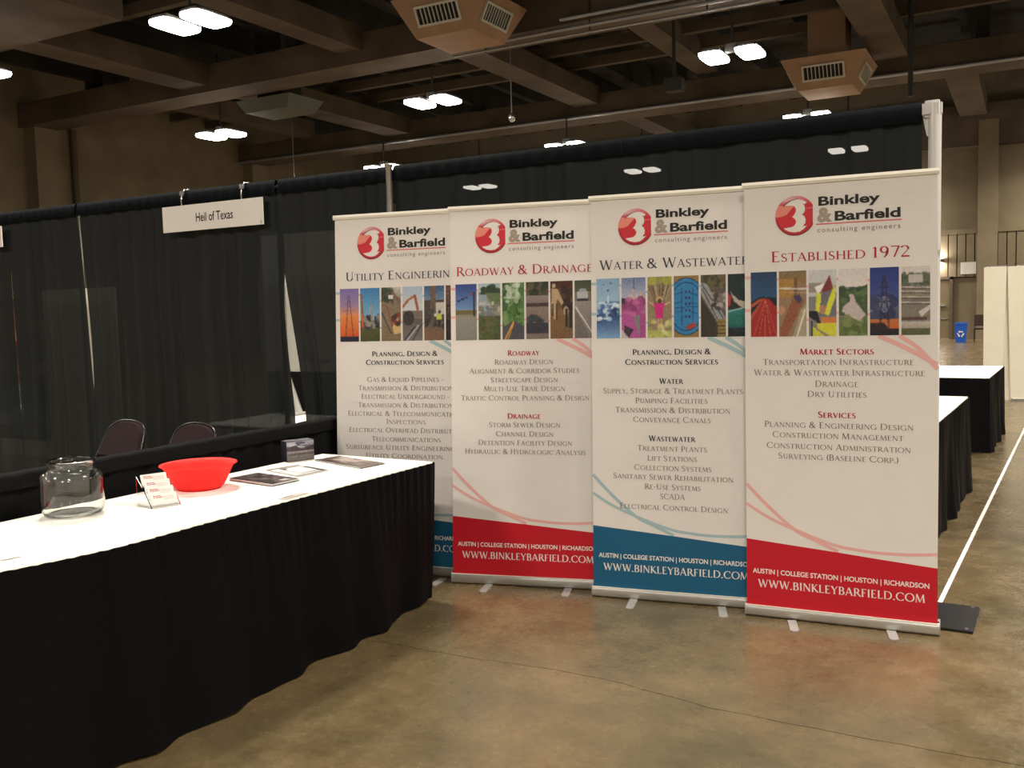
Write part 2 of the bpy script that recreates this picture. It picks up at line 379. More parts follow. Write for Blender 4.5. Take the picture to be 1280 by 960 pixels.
# ================================================================== DUCTS, PIPES, CABLES
o = MB().bbox(X0 + .05, -16.8, 6.6, 9.45, 8.0, 9.1, .04).build('air_duct', M_BEAM); tag(o, 'wide brown boxed duct under the roof in the upper left corner', 'duct')
t = thing('hanging_duct_box', 'grey green duct box hanging below the girder, left of centre', 'duct', (-19.2, 16.85, 7.55))
MB().add([(-.8, -.6, 0), (.8, -.6, 0), (.8, .6, 0), (-.8, .6, 0), (-1.05, -.75, .35), (1.05, -.75, .35), (1.05, .75, .35), (-1.05, .75, .35)], [(0, 3, 2, 1), (4, 5, 6, 7), (0, 1, 5, 4), (1, 2, 6, 5), (2, 3, 7, 6), (3, 0, 4, 7)]).build('hood', M_TEAL, t)
MB().box(-.5, .5, -.4, .4, .35, ZC - 7.55).build('duct_neck', M_CEIL, t)
for i, (yy, zz, r, lab) in enumerate(((14.93, 8.08, .05, 'upper shiny conduit running along the big girder at the upper right'), (14.96, 7.86, .045, 'middle shiny conduit running along the big girder at the upper right'), (14.96, 7.70, .03, 'lowest thin conduit below the big girder at the upper right'))):
    o = MB().tube([(-11.9 if i else -9.0, yy, zz), (X1, yy, zz)], r, 8).build('conduit', M_PIPE); tag(o, lab, 'pipe', 'conduits along the girder')
o = MB().tube([(X0, 24.93, 8.05), (X1, 24.93, 8.05)], .06, 8).build('conduit', M_PIPE); tag(o, 'brownish conduit along the far girder behind the right diffuser', 'pipe')
for k in range(9):
    x = -11 + 2.7 * k
    o = MB().tube([(x, 14.99, 7.66), (x, 14.99, 10.6)], .022, 6).build('hanger_rod', M_STEM); tag(o, 'dark steel hanger rod of the ceiling conduits', 'rod', 'hanger rods under the roof')
for (x, y, z0, z1, r, m, lab) in ((-12.2, 18.4, 6.95, ZC, .018, M_PIPE, 'thin pale pendant wire in the middle ending in a small dome'), (-23.6, 22.3, 5.3, ZC, .014, M_PIPE, 'thin pale cable hanging left of the middle drape pole'),
                                  (-2.35, 22.0, 6.8, ZC, .07, M_STEM, 'dark vertical strut above the white pole at the upper right')):
    o = MB().tube([(x, y, z0), (x, y, z1)], r, 6).build('pendant_rod', m); tag(o, lab, 'rod')
t = thing('ceiling_camera', 'small shiny dome hanging on the thin wire at the middle', 'camera', (-12.2, 18.4, 6.72))
MB().lathe([(.001, .25), (.07, .25), (.10, .18), (.10, .1), (.085, .05), (.05, .01), (.001, 0)], 16).build('dome', M_CHROME, t)
t = thing('hanging_speaker', 'dark box speaker hanging from the roof right of the pendant dome', 'speaker', (-8.05, 20.0, 7.3))
MB().bbox(-.25, .25, -.2, .2, 0, .36, .03).build('cabinet', M_STEM, t); MB().tube([(0, 0, .36), (0, 0, ZC - 7.3)], .05, 6).build('strut', M_STEM, t)

# ================================================================== PIPE AND DRAPE
HP = 2.44
def pole(x, y, label, white=False, h=HP, plate=.20, rot=0):
    t = thing('drape_pole', label, 'pole', (x, y, 0), rot, None)
    m = M_WHITEPOLE if white else M_CHROME
    r = .0285 if white else .021
    if white:
        MB().tube([(0, 0, .012), (0, 0, .9), (0, 0, 1.75)], .0285, 16).build('lower_tube', m, t)
        MB().tube([(0, 0, 1.72), (0, 0, h - .02)], .0285, 16).build('upper_tube', m, t)
        mb = MB().bbox(-.055, .03, -.026, .026, h - .075, h, .012); mb.build('bracket_head', m, t)
        mb = MB(); mb.add([(-.055, 0, h - .06), (-.035, 0, h - .16), (-.028, 0, h - .16), (-.028, 0, h - .05)], [(0, 1, 2, 3)]).add([(-.055, .004, h - .06), (-.035, .004, h - .16), (-.028, .004, h - .16), (-.028, .004, h - .05)], [(3, 2, 1, 0)]).build('hook', m, t)
    else:
        MB().tube([(0, 0, .012), (0, 0, h - .25)], r, 12).build('lower_tube', m, t)
        MB().tube([(0, 0, h - .3), (0, 0, h - .04), (0, 0, h)], [r * .9, r * .9, r * 1.3], 12).build('upper_tube', m, t)
    p = MB().bbox(-plate, plate, -plate, plate, 0, .012, .003).build('base_plate', M_BLACKPLATE, t)
    mb = MB()
    for sx in (-1, 1):
        for sy in (-1, 1): mb.tube([(sx * (plate - .03), sy * (plate - .03), .012), (sx * (plate - .03), sy * (plate - .03), .0155)], .009, 8)
    mb.build('bolt', M_CHROME, p)
    return t
YD = 0.0
pole(.025, .0, 'white drape pole on a black base plate behind the right-hand banner', True, rot=R(-2))
pole(-3.058, -.045, 'silver drape pole rising above the left-most banner', plate=.11)
pole(-4.062, .06, 'silver drape pole glimpsed in the gap right of the hanging sign')
pole(-6.146, .06, 'silver drape pole at the narrow gap left of the hanging sign')
pole(-9.12, .0, 'silver drape pole beyond the left edge of the drapes')
for a, b, lab in ((-3.02, 0.0, 'crossbar of the drapes behind the banners'), (-6.05, -3.08, 'crossbar of the drapes behind the hanging sign'), (-9.1, -6.1, 'crossbar of the drapes at the left edge')):
    o = MB().tube([(a, 0, 2.395), (b, 0, 2.395)], .009, 10).build('drape_crossbar', M_CHROME); tag(o, 'silver ' + lab, 'bar')

def sheet(xl, xr, zt, zb, nx, nz, nf, amp, seed, gather=.25, y0=0.0):
    """hanging cloth in the xz plane with folds in y"""
    rs = np.random.RandomState(seed); ph = rs.rand(8) * 6.28
    vs = []; fs = []
    for j in range(nz + 1):
        v = j / nz; z = zt + (zb - zt) * v; a, b = xl(z), xr(z)
        k = amp * (gather + (1 - gather) * min(1, v * 1.6))
        for i in range(nx + 1):
            u = i / nx; x = a + (b - a) * u
            w_ = u + .035 * math.sin(6.28 * 1.3 * u + ph[0]) + .02 * math.sin(6.28 * 3.1 * u + ph[1]) + .006 * v * math.sin(6 * v + ph[5])
            s1 = math.sin(6.28 * nf * w_ + ph[2]); s1 = math.copysign(abs(s1) ** .75, s1)
            y = y0 + k * (.62 * s1 + .3 * math.sin(6.28 * nf * .37 * w_ + ph[3]) + .16 * math.sin(6.28 * nf * 2.3 * w_ + ph[4]) * (1 - .6 * v))
            e_ = min(u, 1 - u) * abs(b - a); y = y0 + (y - y0) * min(1.0, .05 + e_ / .07)
            vs.append((x, y, z))
    for j in range(nz):
        for i in range(nx): fs.append((j * (nx + 1) + i, (j + 1) * (nx + 1) + i, (j + 1) * (nx + 1) + i + 1, j * (nx + 1) + i + 1))
    return vs, fs
def interp(tab):
    zs = [t[1] for t in tab][::-1]; xs_ = [t[0] for t in tab][::-1]
    return lambda z: float(np.interp(z, zs, xs_))
def drape(xl, xr, nf, seed, label, w):
    t = thing('backdrop_drape', label, 'drape', (0, 0, 0), 0, 'black sheer drapes of the back wall')
    vs, fs = sheet(xl, xr, 2.425, .01, int(60 * w), 14, nf, .035, seed)
    mb = MB(); mb.add(vs, fs, True); mb.build('cloth', M_DRAPE, t)
    # rod pocket: folded double layer around the crossbar, with a small ruffle on top
    vs2 = []; n = int(60 * w); fs2 = []; rs = np.random.RandomState(seed + 50); ph = rs.rand(3) * 6
    prof = [(-.0205, 2.345), (-.021, 2.37), (-.018, 2.408), (-.006, 2.436), (.006, 2.436), (.018, 2.408), (.021, 2.37), (.0205, 2.345)]
    for i in range(n + 1):
        u = i / n; x = xl(2.4) + (xr(2.4) - xl(2.4)) * u; r_ = .0025 * math.sin(6.28 * nf * 1.6 * u + ph[0]) + .0015 * math.sin(6.28 * nf * 5.1 * u + ph[1])
        for (y, z) in prof: vs2.append((x, y + (r_ if y < 0 else -r_) - .002, z + (r_ * .6 if z > 2.42 else 0)))
    m = len(prof)
    for i in range(n):
        for k in range(m - 1): fs2.append((i * m + k, (i + 1) * m + k, (i + 1) * m + k + 1, i * m + k + 1))
    MB().add(vs2, fs2, True).build('rod_pocket', M_HEM, t)
    return t
C = lambda x: (lambda z: x)
gl = interp([(-6.078, 2.43), (-6.062, 2.2), (-6.047, 2.05), (-6.030, 1.7), (-6.015, 1.3), (-6.0, .98), (-5.995, .93), (-5.99, .01)])
gr = interp([(-6.050, 2.43), (-6.042, 2.2), (-6.032, 2.05), (-6.004, 1.65), (-5.990, 1.3), (-5.996, .98), (-6.015, .93), (-6.01, .01)])
hl = interp([(-4.020, 2.43), (-4.005, 2.33), (-3.98, 2.28), (-3.97, 1.84), (-3.983, 1.78), (-3.997, 1.627), (-3.992, 1.467), (-3.977, 1.281), (-3.968, 1.145), (-3.942, .907), (-3.942, .768), (-3.95, .01)])
hr = interp([(-3.995, 2.43), (-3.988, 2.33), (-4.00, 2.28), (-3.995, 1.84), (-3.975, 1.78), (-3.933, 1.502), (-3.879, 1.156), (-3.847, .872), (-3.845, .772), (-3.84, .01)])
kl = interp([(-6.93, 2.43), (-6.93, 2.12), (-6.952, 2.02), (-6.952, 1.5), (-6.950, .85), (-6.93, .78), (-6.93, .01)])
kr = interp([(-6.95, 2.43), (-6.95, 2.12), (-6.945, 2.02), (-6.940, 1.5), (-6.933, 1.1), (-6.926, .85), (-6.95, .78), (-6.95, .01)])
drape(C(-9.1), kl, 11, 1, 'black drape at the far left edge, behind the cut-off white sign', 2.1)
drape(kr, gl, 6, 2, 'black drape left of the narrow lit gap, second from the left', .9)
drape(gr, hl, 13, 3, 'wide black drape behind the hanging white sign', 2.0)
drape(hr, C(-3.07), 6, 4, 'black drape between the leaf-shaped gap and the left-most banner', .9)
drape(C(-3.045), C(-1.52), 9, 5, 'black drape behind the two left banners', 1.5)
drape(C(-1.52), C(-.03), 9, 6, 'black drape behind the two right banners, next to the white pole', 1.5)
# low side rail drape between the two booths
t = thing('side_rail_drape', 'low black rail drape dividing the booths, behind the long white table', 'drape')
vs, fs = sheet(C(-3.6), C(-.12), .905, .01, 220, 10, 20, .022, 11, .5)
vs = [(-3.235 + v[1], v[0], v[2]) for v in vs]
MB().add(vs, fs, True).build('cloth', M_RAILD, t)
vs2 = []; prof = [(-.02, .84), (-.023, .895), (0, .915), (.023, .895), (.02, .84)]
n = 90
for i in range(n + 1):
    for (a, z) in prof: vs2.append((-3.235 + a, -3.6 + 3.48 * i / n, z + .002 * math.sin(i * 1.7)))
MB().add(vs2, [(i * 5 + k, i * 5 + k + 1, (i + 1) * 5 + k + 1, (i + 1) * 5 + k) for i in range(n) for k in range(4)], True).build('rod_pocket', M_RAILD, t)
o = MB().tube([(-3.235, -3.64, .893), (-3.235, -.09, .893)], .014, 8).build('drape_crossbar', M_CHROME); tag(o, 'silver crossbar inside the low side rail drape', 'bar')
t = thing('drape_pole', 'short silver pole at the end of the low side rail drape', 'pole', (-3.235, -3.66, 0))
MB().tube([(0, 0, .012), (0, 0, .93)], .019, 10).build('tube', M_CHROME, t); MB().bbox(-.1, .1, -.1, .1, 0, .012, .003).build('base_plate', M_BLACKPLATE, t)

# ================================================================== TABLES
def skirt_mesh(path, ztop, seed, pleats_per_m=5.2, amp=.022, flare=.03, nz=12, grow=False):
    """pleated skirt along a polyline path [(x,y)...]; outward = right side of travel"""
    rs = np.random.RandomState(seed); ph = rs.rand(6) * 6.28
    P = [Vector((p[0], p[1])) for p in path]; seg = [(P[i + 1] - P[i]).length for i in range(len(P) - 1)]; tot = sum(seg)
    n = int(tot * 62); vs = []; fs = []
    for i in range(n + 1):
        d = tot * i / n; k = 0; dd = d
        while k < len(seg) - 1 and dd > seg[k]: dd -= seg[k]; k += 1
        t_ = (P[k + 1] - P[k]).normalized(); pos = P[k] + t_ * dd; nr = Vector((t_.y, -t_.x))
        # soften normal near the corners
        for c in range(1, len(P) - 1):
            dc = d - sum(seg[:c])
            if abs(dc) < .06:
                t0 = (P[c] - P[c - 1]).normalized(); t1 = (P[c + 1] - P[c]).normalized(); f = .5 + dc / .12
                nn = Vector((t0.y, -t0.x)) * (1 - f) + Vector((t1.y, -t1.x)) * f; nr = nn.normalized()
        q = d * pleats_per_m * 6.28
        for j in range(nz + 1):
            v = j / nz
            fine = .0045 * math.sin(q * 3.3 + ph[0]) * (1 - v) + .003 * math.sin(q * 5.1 + ph[3]) * (1 - v)
            w1 = math.sin(q * .55 + .8 * math.sin(q * .17 + ph[1]) + ph[2] + .35 * v); w2 = math.sin(q * .23 + ph[4] + .5 * v); w3 = math.sin(q + ph[5])
            gr_ = 0.0
            if grow:
                gr_ = .10 * min(1, max(0, ((-.7746) - pos.y) / 2.0)) - .045 * max(0, 1 - abs(pos.y + .7746) / .5) - .01
            off = .0125 + fine + v ** 1.2 * (flare * .5 + gr_ + amp * (.9 * w1 + .7 * w2 + .35 * w3 * (1 - .3 * v)))
            zz = ztop * (1 - v) + .004 * v + (.006 * (1 + math.sin(q * .4 + ph[3])) * v if v > .95 else 0)
            vs.append((pos.x + nr.x * off, pos.y + nr.y * off, zz))
    for i in range(n):
        for j in range(nz): fs.append((i * (nz + 1) + j, i * (nz + 1) + j + 1, (i + 1) * (nz + 1) + j + 1, (i + 1) * (nz + 1) + j))
    return vs, fs
def bow_off(a):
    return float(np.interp(a, [0, 1.5, 1.9, 2.12, 2.3, 2.38, 2.44], [0, -.004, -.022, .012, .058, .10, .17]))
def table(corner, tv, length, labels, seed, depth=.76, H=.743, path=None, group=None, bow=False):
    """corner = front right corner; tv = unit direction along the front edge away from corner"""
    tv = Vector(tv).normalized(); tu = Vector((tv.y, -tv.x))           # tu: from front edge to the back edge
    if path == 'flip': tu = -tu
    c = Vector(corner)
    ang = math.atan2(tv.y, tv.x)
    Q = lambda a, b: c + tv * a + tu * b
    mid = Q(length / 2, depth / 2)
    sgn = 1 if path != 'flip' else -1
    t = thing('folding_table', labels[0], 'table', (mid.x, mid.y, 0), ang, group)
    ins = .045 if bow else .005
    MB().bbox(-length / 2 + ins, length / 2 - (.22 if bow else .005), -depth / 2 + ins, depth / 2 - ins, H - .03, H - .003, .004).build('tabletop', M_TABLE, t)
    for sx in (-1, 1):
        for sy in (-1, 1):
            MB().tube([(sx * (length / 2 - .22), sy * (depth / 2 - .09), 0), (sx * (length / 2 - .22), sy * (depth / 2 - .09), H - .03)], .014, 8).build('leg', M_FRAME, t)
    # vinyl cover: flat sheet, slightly rounded over the edge, with faint creases
    nx, ny = 44, 18; vs = []; fs = []
    rs = np.random.RandomState(seed); ph = rs.rand(5) * 6.28
    for j in range(ny + 1):
        for i in range(nx + 1):
            a = i / nx * length; b = j / ny * depth
            if bow: b += bow_off(a) * (1 - j / ny)
            e = min(a, length - a, b, depth - b)
            z = H + .0012 * math.sin(a * 5 + 2 * b + ph[0]) * min(1, e * 10) - (.002 if e <= 0 else 0)
            p = Q(a, b); vs.append((p.x, p.y, z))
    for j in range(ny):
        for i in range(nx):
            f = (j * (nx + 1) + i, j * (nx + 1) + i + 1, (j + 1) * (nx + 1) + i + 1, (j + 1) * (nx + 1) + i); fs.append(f)
    # dropped rim
    ring = [j * (nx + 1) for j in range(ny + 1)] + [ny * (nx + 1) + i for i in range(1, nx + 1)] + [j * (nx + 1) + nx for j in range(ny - 1, -1, -1)] + [i for i in range(nx - 1, 0, -1)]
    base = len(vs)
    cen = Q(length / 2, depth / 2)
    for k in ring:
        p = Vector(vs[k][:2]); d = (p - cen).normalized() * .002; vs.append((p.x + d.x, p.y + d.y, H - .014))
    for k in range(len(ring)):
        k2 = (k + 1) % len(ring); fs.append((ring[k], ring[k2], base + k2, base + k))
    cl = MB().add(vs, fs, True).build('table_cover', M_CLOTH); tag(cl, labels[1], 'tablecloth')
    return Q
TV = Vector((-.0288, -.99959))
Q1 = table((-2.313, -.7746), TV, 2.44, ('folding table under the white cover, its end next to the left-most banner', 'white vinyl cover on the long table carrying the red bowl'), 21, bow=True)
def check_side(path, centre):
    a, b = Vector(path[0]), Vector(path[1]); t_ = (b - a).normalized(); nr = Vector((t_.y, -t_.x)); return nr.dot(a - Vector(centre)) > 0
def skirt(path, label, seed, ztop=.737, **k):
    vs, fs = skirt_mesh(path, ztop, seed, **k)
    o = MB().add(vs, fs, True).build('table_skirt', M_SKIRT); tag(o, label, 'table skirt'); return o
pp = [tuple(Q1(0, .76)), tuple(Q1(0, 0))] + [tuple(Q1(a, bow_off(a))) for a in (.4, .8, 1.2, 1.6, 1.8, 1.95, 2.1, 2.2, 2.3, 2.38)] + [tuple(Q1(2.43, .22)), tuple(Q1(2.44, .76))]
if not check_side(pp[1:], Q1(.9, .38)): pp = pp[::-1]
skirt(pp, 'pleated black skirt around the long table with the red bowl', 31, grow=True)
# tables beyond the banners on the right
def right_table(fc, seed, labs, slab):
    # near right corner fc, runs along +y (slightly turned), body on its left
    d = Vector((.048, .9988)); q = table(fc, d, 1.83, labs, seed, path='flip')
    pth = [tuple(q(1.83, .76)), tuple(q(1.83, 0)), tuple(q(0, 0)), tuple(q(0, .76))]
    if not check_side(pth[1:], q(.9, .38)): pth = pth[::-1]
    skirt(pth, slab, seed + 5)
right_table((-.085, 1.61), 41, ('folding table just behind the right-hand banner', 'white cover of the table just behind the right-hand banner'), 'black skirt of the table just behind the right-hand banner')
right_table((.085, 5.42), 51, ('folding table further back on the right, before the white panels', 'white cover of the further table on the right'), 'black skirt of the further table on the right')
# table of the next booth glimpsed through the gap
q = table((-3.55, .12), Vector((-1, 0)), 1.4, ('folding table behind the drape, glimpsed through the leaf-shaped gap', 'white cover of the table glimpsed through the leaf-shaped gap'), 61, depth=.74, path='flip' if Vector((0, 1)).dot(Vector((0, 1))) and False else None)

# ================================================================== CANVAS: colour-attribute prints
class Canvas:
    def __init__(s, w, h, bg=(255, 255, 255)):
        s.w, s.h = w, h; s.a = np.zeros((h, w, 3)); s.a[:] = bg
        yy, xx = np.mgrid[0:h, 0:w]; s.X = (xx + .5) / w; s.Y = (yy + .5) / h      # 0..1, y down
    def grad(s, y0, c0, y1, c1):
        m = (s.Y >= y0) & (s.Y < y1); t_ = ((s.Y - y0) / (y1 - y0))[..., None]
        s.a = np.where(m[..., None], np.array(c0) * (1 - t_) + np.array(c1) * t_, s.a); return s
    def poly(s, pts, c, al=1.0):
        n = len(pts); ins = np.zeros(s.X.shape, bool)
        for i in range(n):
            (x1, y1), (x2, y2) = pts[i], pts[(i + 1) % n]
            cnd = ((y1 > s.Y) != (y2 > s.Y))
            with np.errstate(divide='ignore', invalid='ignore'):
                xi = (x2 - x1) * (s.Y - y1) / ((y2 - y1) if y2 != y1 else 1e-9) + x1
            ins ^= cnd & (s.X < xi)
        s.a[ins] = s.a[ins] * (1 - al) + np.array(c) * al; return s
    def rect(s, x0, y0, x1, y1, c, al=1.0): return s.poly([(x0, y0), (x1, y0), (x1, y1), (x0, y1)], c, al)
    def ell(s, cx, cy, rx, ry, c, al=1.0):
        m = ((s.X - cx) / rx) ** 2 + ((s.Y - cy) / ry) ** 2 < 1; s.a[m] = s.a[m] * (1 - al) + np.array(c) * al; return s
    def line(s, x0, y0, x1, y1, wd, c, al=1.0):
        asp = s.h / s.w; ax, ay = x1 - x0, (y1 - y0) * asp; L2 = ax * ax + ay * ay + 1e-9
        px, py = s.X - x0, (s.Y - y0) * asp; t_ = np.clip((px * ax + py * ay) / L2, 0, 1)
        m = np.hypot(px - t_ * ax, py - t_ * ay) < wd; s.a[m] = s.a[m] * (1 - al) + np.array(c) * al; return s
    def noise(s, amt, x0=0, y0=0, x1=1, y1=1, cell=2, tint=(1, 1, 1)):
        n = RNG.randn(s.h // cell + 1, s.w // cell + 1); n = np.kron(n, np.ones((cell, cell)))[:s.h, :s.w]
        m = (s.X >= x0) & (s.X < x1) & (s.Y >= y0) & (s.Y < y1)
        s.a += (n * m)[..., None] * amt * .6 * np.array(tint); return s
    def blobs(s, n, x0, y0, x1, y1, r, cols, asp=.45, al=.8):
        for _ in range(n): s.ell(x0 + (x1 - x0) * RNG.rand(), y0 + (y1 - y0) * RNG.rand(), r * (.5 + RNG.rand()), r * asp * (.5 + RNG.rand()), cols[RNG.randint(len(cols))], al)
        return s
    def mesh(s, name, x0, x1, z0, z1, fn, m, parent):
        """sheet whose corners are mapped by fn(x, z); colours per vertex"""
        nx, ny = s.w, s.h; vs = []; fs = []
        mk = getattr(s, 'mask', None)
        if mk is None:      # a printed photo: soft and a little washed out
            a = s.a; g = a.mean(2, keepdims=True); a = a * .88 + g * .12
            pad = np.pad(a, ((1, 1), (1, 1), (0, 0)), 'edge'); a = (a * 4 + pad[:-2, 1:-1] + pad[2:, 1:-1] + pad[1:-1, :-2] + pad[1:-1, 2:]) / 8; s.a = a
        for j in range(ny + 1):
            for i in range(nx + 1): vs.append(fn(x0 + (x1 - x0) * i / nx, z1 + (z0 - z1) * j / ny))
        for j in range(ny):
            for i in range(nx):
                if mk is None or mk[j, i]: fs.append((j * (nx + 1) + i, (j + 1) * (nx + 1) + i, (j + 1) * (nx + 1) + i + 1, j * (nx + 1) + i + 1))
        o = MB().add(vs, fs).build(name, m, parent)
        at = o.data.color_attributes.new('print', 'FLOAT_COLOR', 'CORNER')
        c = np.clip(s.a, 0, 255) / 255.; c = np.where(c <= .04045, c / 12.92, ((c + .055) / 1.055) ** 2.4)
        c = c.reshape(-1, 3)
        if mk is not None: c = c[mk.ravel()]
        c = np.concatenate([c, np.ones((len(c), 1))], 1); c = np.repeat(c, 4, axis=0)
        at.data.foreach_set('color', c.astype(np.float32).ravel()); return o
PW, PH = 36, 92
def P(bg=(128, 128, 128)): return Canvas(PW, PH, bg)
def pylon(c, cx, top, bot, wtop, wbot, col, arms=((.25, .26), (.38, .30), (.50, .22))):
    h = bot - top
    c.line(cx - wtop, top, cx - wbot, bot, .016, col); c.line(cx + wtop, top, cx + wbot, bot, .016, col)
    for k in range(7):
        a, b = k / 7, (k + 1) / 7; wa = wtop + (wbot - wtop) * a; wb_ = wtop + (wbot - wtop) * b
        c.line(cx - wa, top + h * a, cx + wb_, top + h * b, .009, col); c.line(cx + wa, top + h * a, cx - wb_, top + h * b, .009, col)
    for f, wd in arms: c.line(cx - wd, top + h * f, cx + wd, top + h * f, .012, col); c.line(cx - wd, top + h * f, cx, top + h * (f - .06), .008, col); c.line(cx + wd, top + h * f, cx, top + h * (f - .06), .008, col)
def ph_sunset():
    c = P(); c.grad(0, (118, 104, 176), .35, (160, 128, 170)).grad(.35, (170, 128, 150), .5, (226, 140, 90)).grad(.5, (232, 138, 62), .9, (222, 84, 30)).rect(0, .9, 1, 1, (30, 26, 56))
    c.line(.44, .13, .30, .9, .016, (70, 40, 60)).line(.5, .13, .70, .9, .016, (70, 40, 60))
    for y, w_ in ((.17, .24), (.27, .26), (.40, .3)): c.line(.46 - w_, y + .02, .46 + w_, y + .01, .010, (120, 80, 120), .7)
    for y in (.3, .45, .6, .75): c.line(.47 - .2 * y, y, .47 + .24 * y, y + .05, .007, (110, 56, 50), .6)
    return c
def ph_excav1():
    c = P(); c.grad(0, (46, 124, 186), .6, (120, 178, 214)).rect(0, .62, 1, .78, (60, 66, 74)).grad(.75, (84, 82, 48), 1, (66, 76, 34))
    c.line(.05, .12, .12, .5, .05, (150, 92, 46)).line(.12, .5, .3, .62, .05, (176, 96, 40)).rect(.05, .52, .2, .74, (190, 92, 34)).rect(.45, .35, .52, .62, (150, 160, 176)).rect(.56, .3, .66, .62, (130, 150, 170)).blobs(26, .2, .55, 1, .75, .10, [(38, 40, 48), (90, 96, 110), (160, 150, 140)]); return c.noise(9)
def ph_trench():
    c = P((130, 112, 90)); c.grad(0, (196, 194, 190), .2, (150, 140, 126)).blobs(16, 0, .0, .6, .25, .16, [(50, 60, 48), (70, 78, 62)]).grad(.5, (140, 120, 92), 1, (122, 104, 72)).rect(.35, .14, .6, .22, (214, 214, 214))
    c.line(0, .45, .5, .85, .03, (58, 62, 84)).line(.3, .35, .6, .8, .03, (150, 70, 40)).line(.6, .1, 1, .3, .06, (130, 90, 84)).poly([(.55, .75), (.8, .58), (1, .7), (1, .85), (.65, .88)], (214, 180, 120)).blobs(10, .6, .45, 1, .7, .1, [(50, 44, 42), (140, 44, 40)]); return c.noise(12)
def ph_excav2():
    c = P(); c.grad(0, (168, 190, 214), .45, (206, 212, 214)).rect(0, .45, 1, .6, (120, 110, 100)).grad(.6, (96, 88, 80), 1, (120, 116, 112))
    c.line(0, .38, .3, .24, .055, (176, 98, 52)).line(.3, .24, .62, .17, .05, (186, 104, 54)).line(.62, .17, .76, .42, .06, (170, 84, 42)).ell(.3, .58, .28, .14, (58, 50, 52)).line(.1, .98, .6, .75, .03, (40, 42, 56)).line(.2, 1, .8, .72, .03, (180, 184, 196)).line(.5, 1, .95, .7, .03, (60, 62, 70)); return c.noise(8)
def ph_crew():
    c = P(); c.grad(0, (50, 92, 140), .25, (104, 140, 170)).rect(0, .26, 1, .66, (72, 64, 58)).rect(.5, .3, 1, .56, (206, 200, 186)).rect(.3, 0, .58, .5, (112, 88, 76)).rect(.38, .3, .5, .8, (96, 84, 74)).grad(.72, (116, 88, 72), 1, (128, 92, 70)); c.blobs(22, 0, .45, 1, .75, .1, [(40, 38, 40), (70, 74, 66), (96, 92, 84)]).ell(.74, .58, .14, .07, (196, 212, 70)).rect(.68, .62, .84, .76, (44, 42, 50)); return c.noise(10)
def ph_cut():
    c = P((96, 66, 56)); c.grad(0, (110, 70, 60), .6, (60, 44, 40)).rect(0, .62, 1, 1, (40, 34, 36)); return c.noise(20, cell=3)
def ph_pole():
    c = P(); c.grad(0, (36, 62, 140), .46, (104, 144, 196)).rect(0, .47, 1, .56, (112, 98, 60)).grad(.54, (136, 128, 104), .62, (150, 146, 130)).grad(.62, (140, 138, 128), 1, (126, 126, 120)).rect(.84, .14, .92, .58, (44, 40, 48)).line(.1, .3, .55, .23, .015, (30, 34, 60)).rect(.1, .28, .2, .31, (20, 26, 40)).rect(.28, .255, .38, .285, (20, 26, 40)).rect(.48, .225, .58, .255, (20, 26, 40)).rect(.74, .16, .84, .21, (150, 60, 60)); return c.noise(5)
def ph_creek():
    c = P(); c.grad(0, (150, 186, 190), .15, (190, 204, 196)).blobs(20, .2, .06, 1, .2, .14, [(40, 64, 40), (54, 80, 50)]).rect(0, .2, 1, .6, (140, 138, 118)).poly([(0, .2), (.3, .2), (.7, .55), (.5, .6), (0, .4)], (140, 160, 176)).poly([(.3, .16), (1, .18), (1, .4), (.6, .36)], (92, 112, 70)).blobs(24, 0, .35, 1, .6, .10, [(190, 186, 178), (96, 110, 120), (120, 120, 100)]).grad(.58, (88, 92, 56), 1, (84, 86, 44)); return c.blobs(30, 0, .6, 1, 1, .14, [(74, 92, 40), (104, 98, 60), (70, 70, 44)]).noise(10)
def ph_road():
    c = P((60, 96, 50)); c.blobs(70, 0, 0, 1, .7, .16, [(66, 112, 48), (48, 84, 40), (94, 140, 66), (120, 150, 96)]).blobs(16, .2, 0, .8, .35, .12, [(196, 206, 196), (170, 190, 160)]).poly([(0, .8), (.42, .68), (.6, .68), (1, .78), (1, 1), (0, 1)], (72, 72, 84)).line(.5, .7, .12, 1, .03, (222, 160, 44)).line(.53, .7, .25, 1, .02, (222, 160, 44)); return c.noise(7)
def ph_dam():
    c = P(); c.grad(0, (54, 60, 44), .24, (70, 66, 50)).blobs(24, 0, 0, 1, .22, .14, [(40, 48, 34), (96, 88, 60)]).grad(.24, (146, 132, 128), .36, (136, 118, 112)).rect(0, .37, 1, .43, (70, 50, 50)).grad(.43, (142, 122, 110), .68, (126, 108, 98)).blobs(12, .1, .62, .9, .72, .12, [(60, 62, 70), (50, 52, 62)]).rect(0, .72, 1, .9, (50, 52, 64)).grad(.9, (120, 106, 102), 1, (128, 112, 106)); return c.noise(9)
def ph_statue():
    c = P(); c.grad(0, (84, 46, 34), .5, (120, 84, 56)).grad(.5, (134, 96, 60), 1, (122, 88, 54)).rect(0, 0, 1, .12, (74, 34, 26)).blobs(20, .45, .15, 1, .5, .13, [(54, 34, 28), (80, 50, 36), (36, 26, 24)]).ell(.16, .08, .08, .04, (196, 170, 130)).poly([(.05, .12), (.34, .14), (.6, .38), (.5, .42), (.3, .3), (.24, .66), (.14, .66), (.04, .4)], (186, 158, 118)).line(.28, .4, .28, .66, .03, (60, 46, 36)).line(.1, .4, .12, .6, .03, (60, 46, 36)).ell(.7, .52, .12, .08, (180, 160, 130)).line(.72, .5, .72, .78, .06, (50, 40, 34)).line(.9, .42, .9, .8, .06, (40, 32, 30)); return c.noise(9)
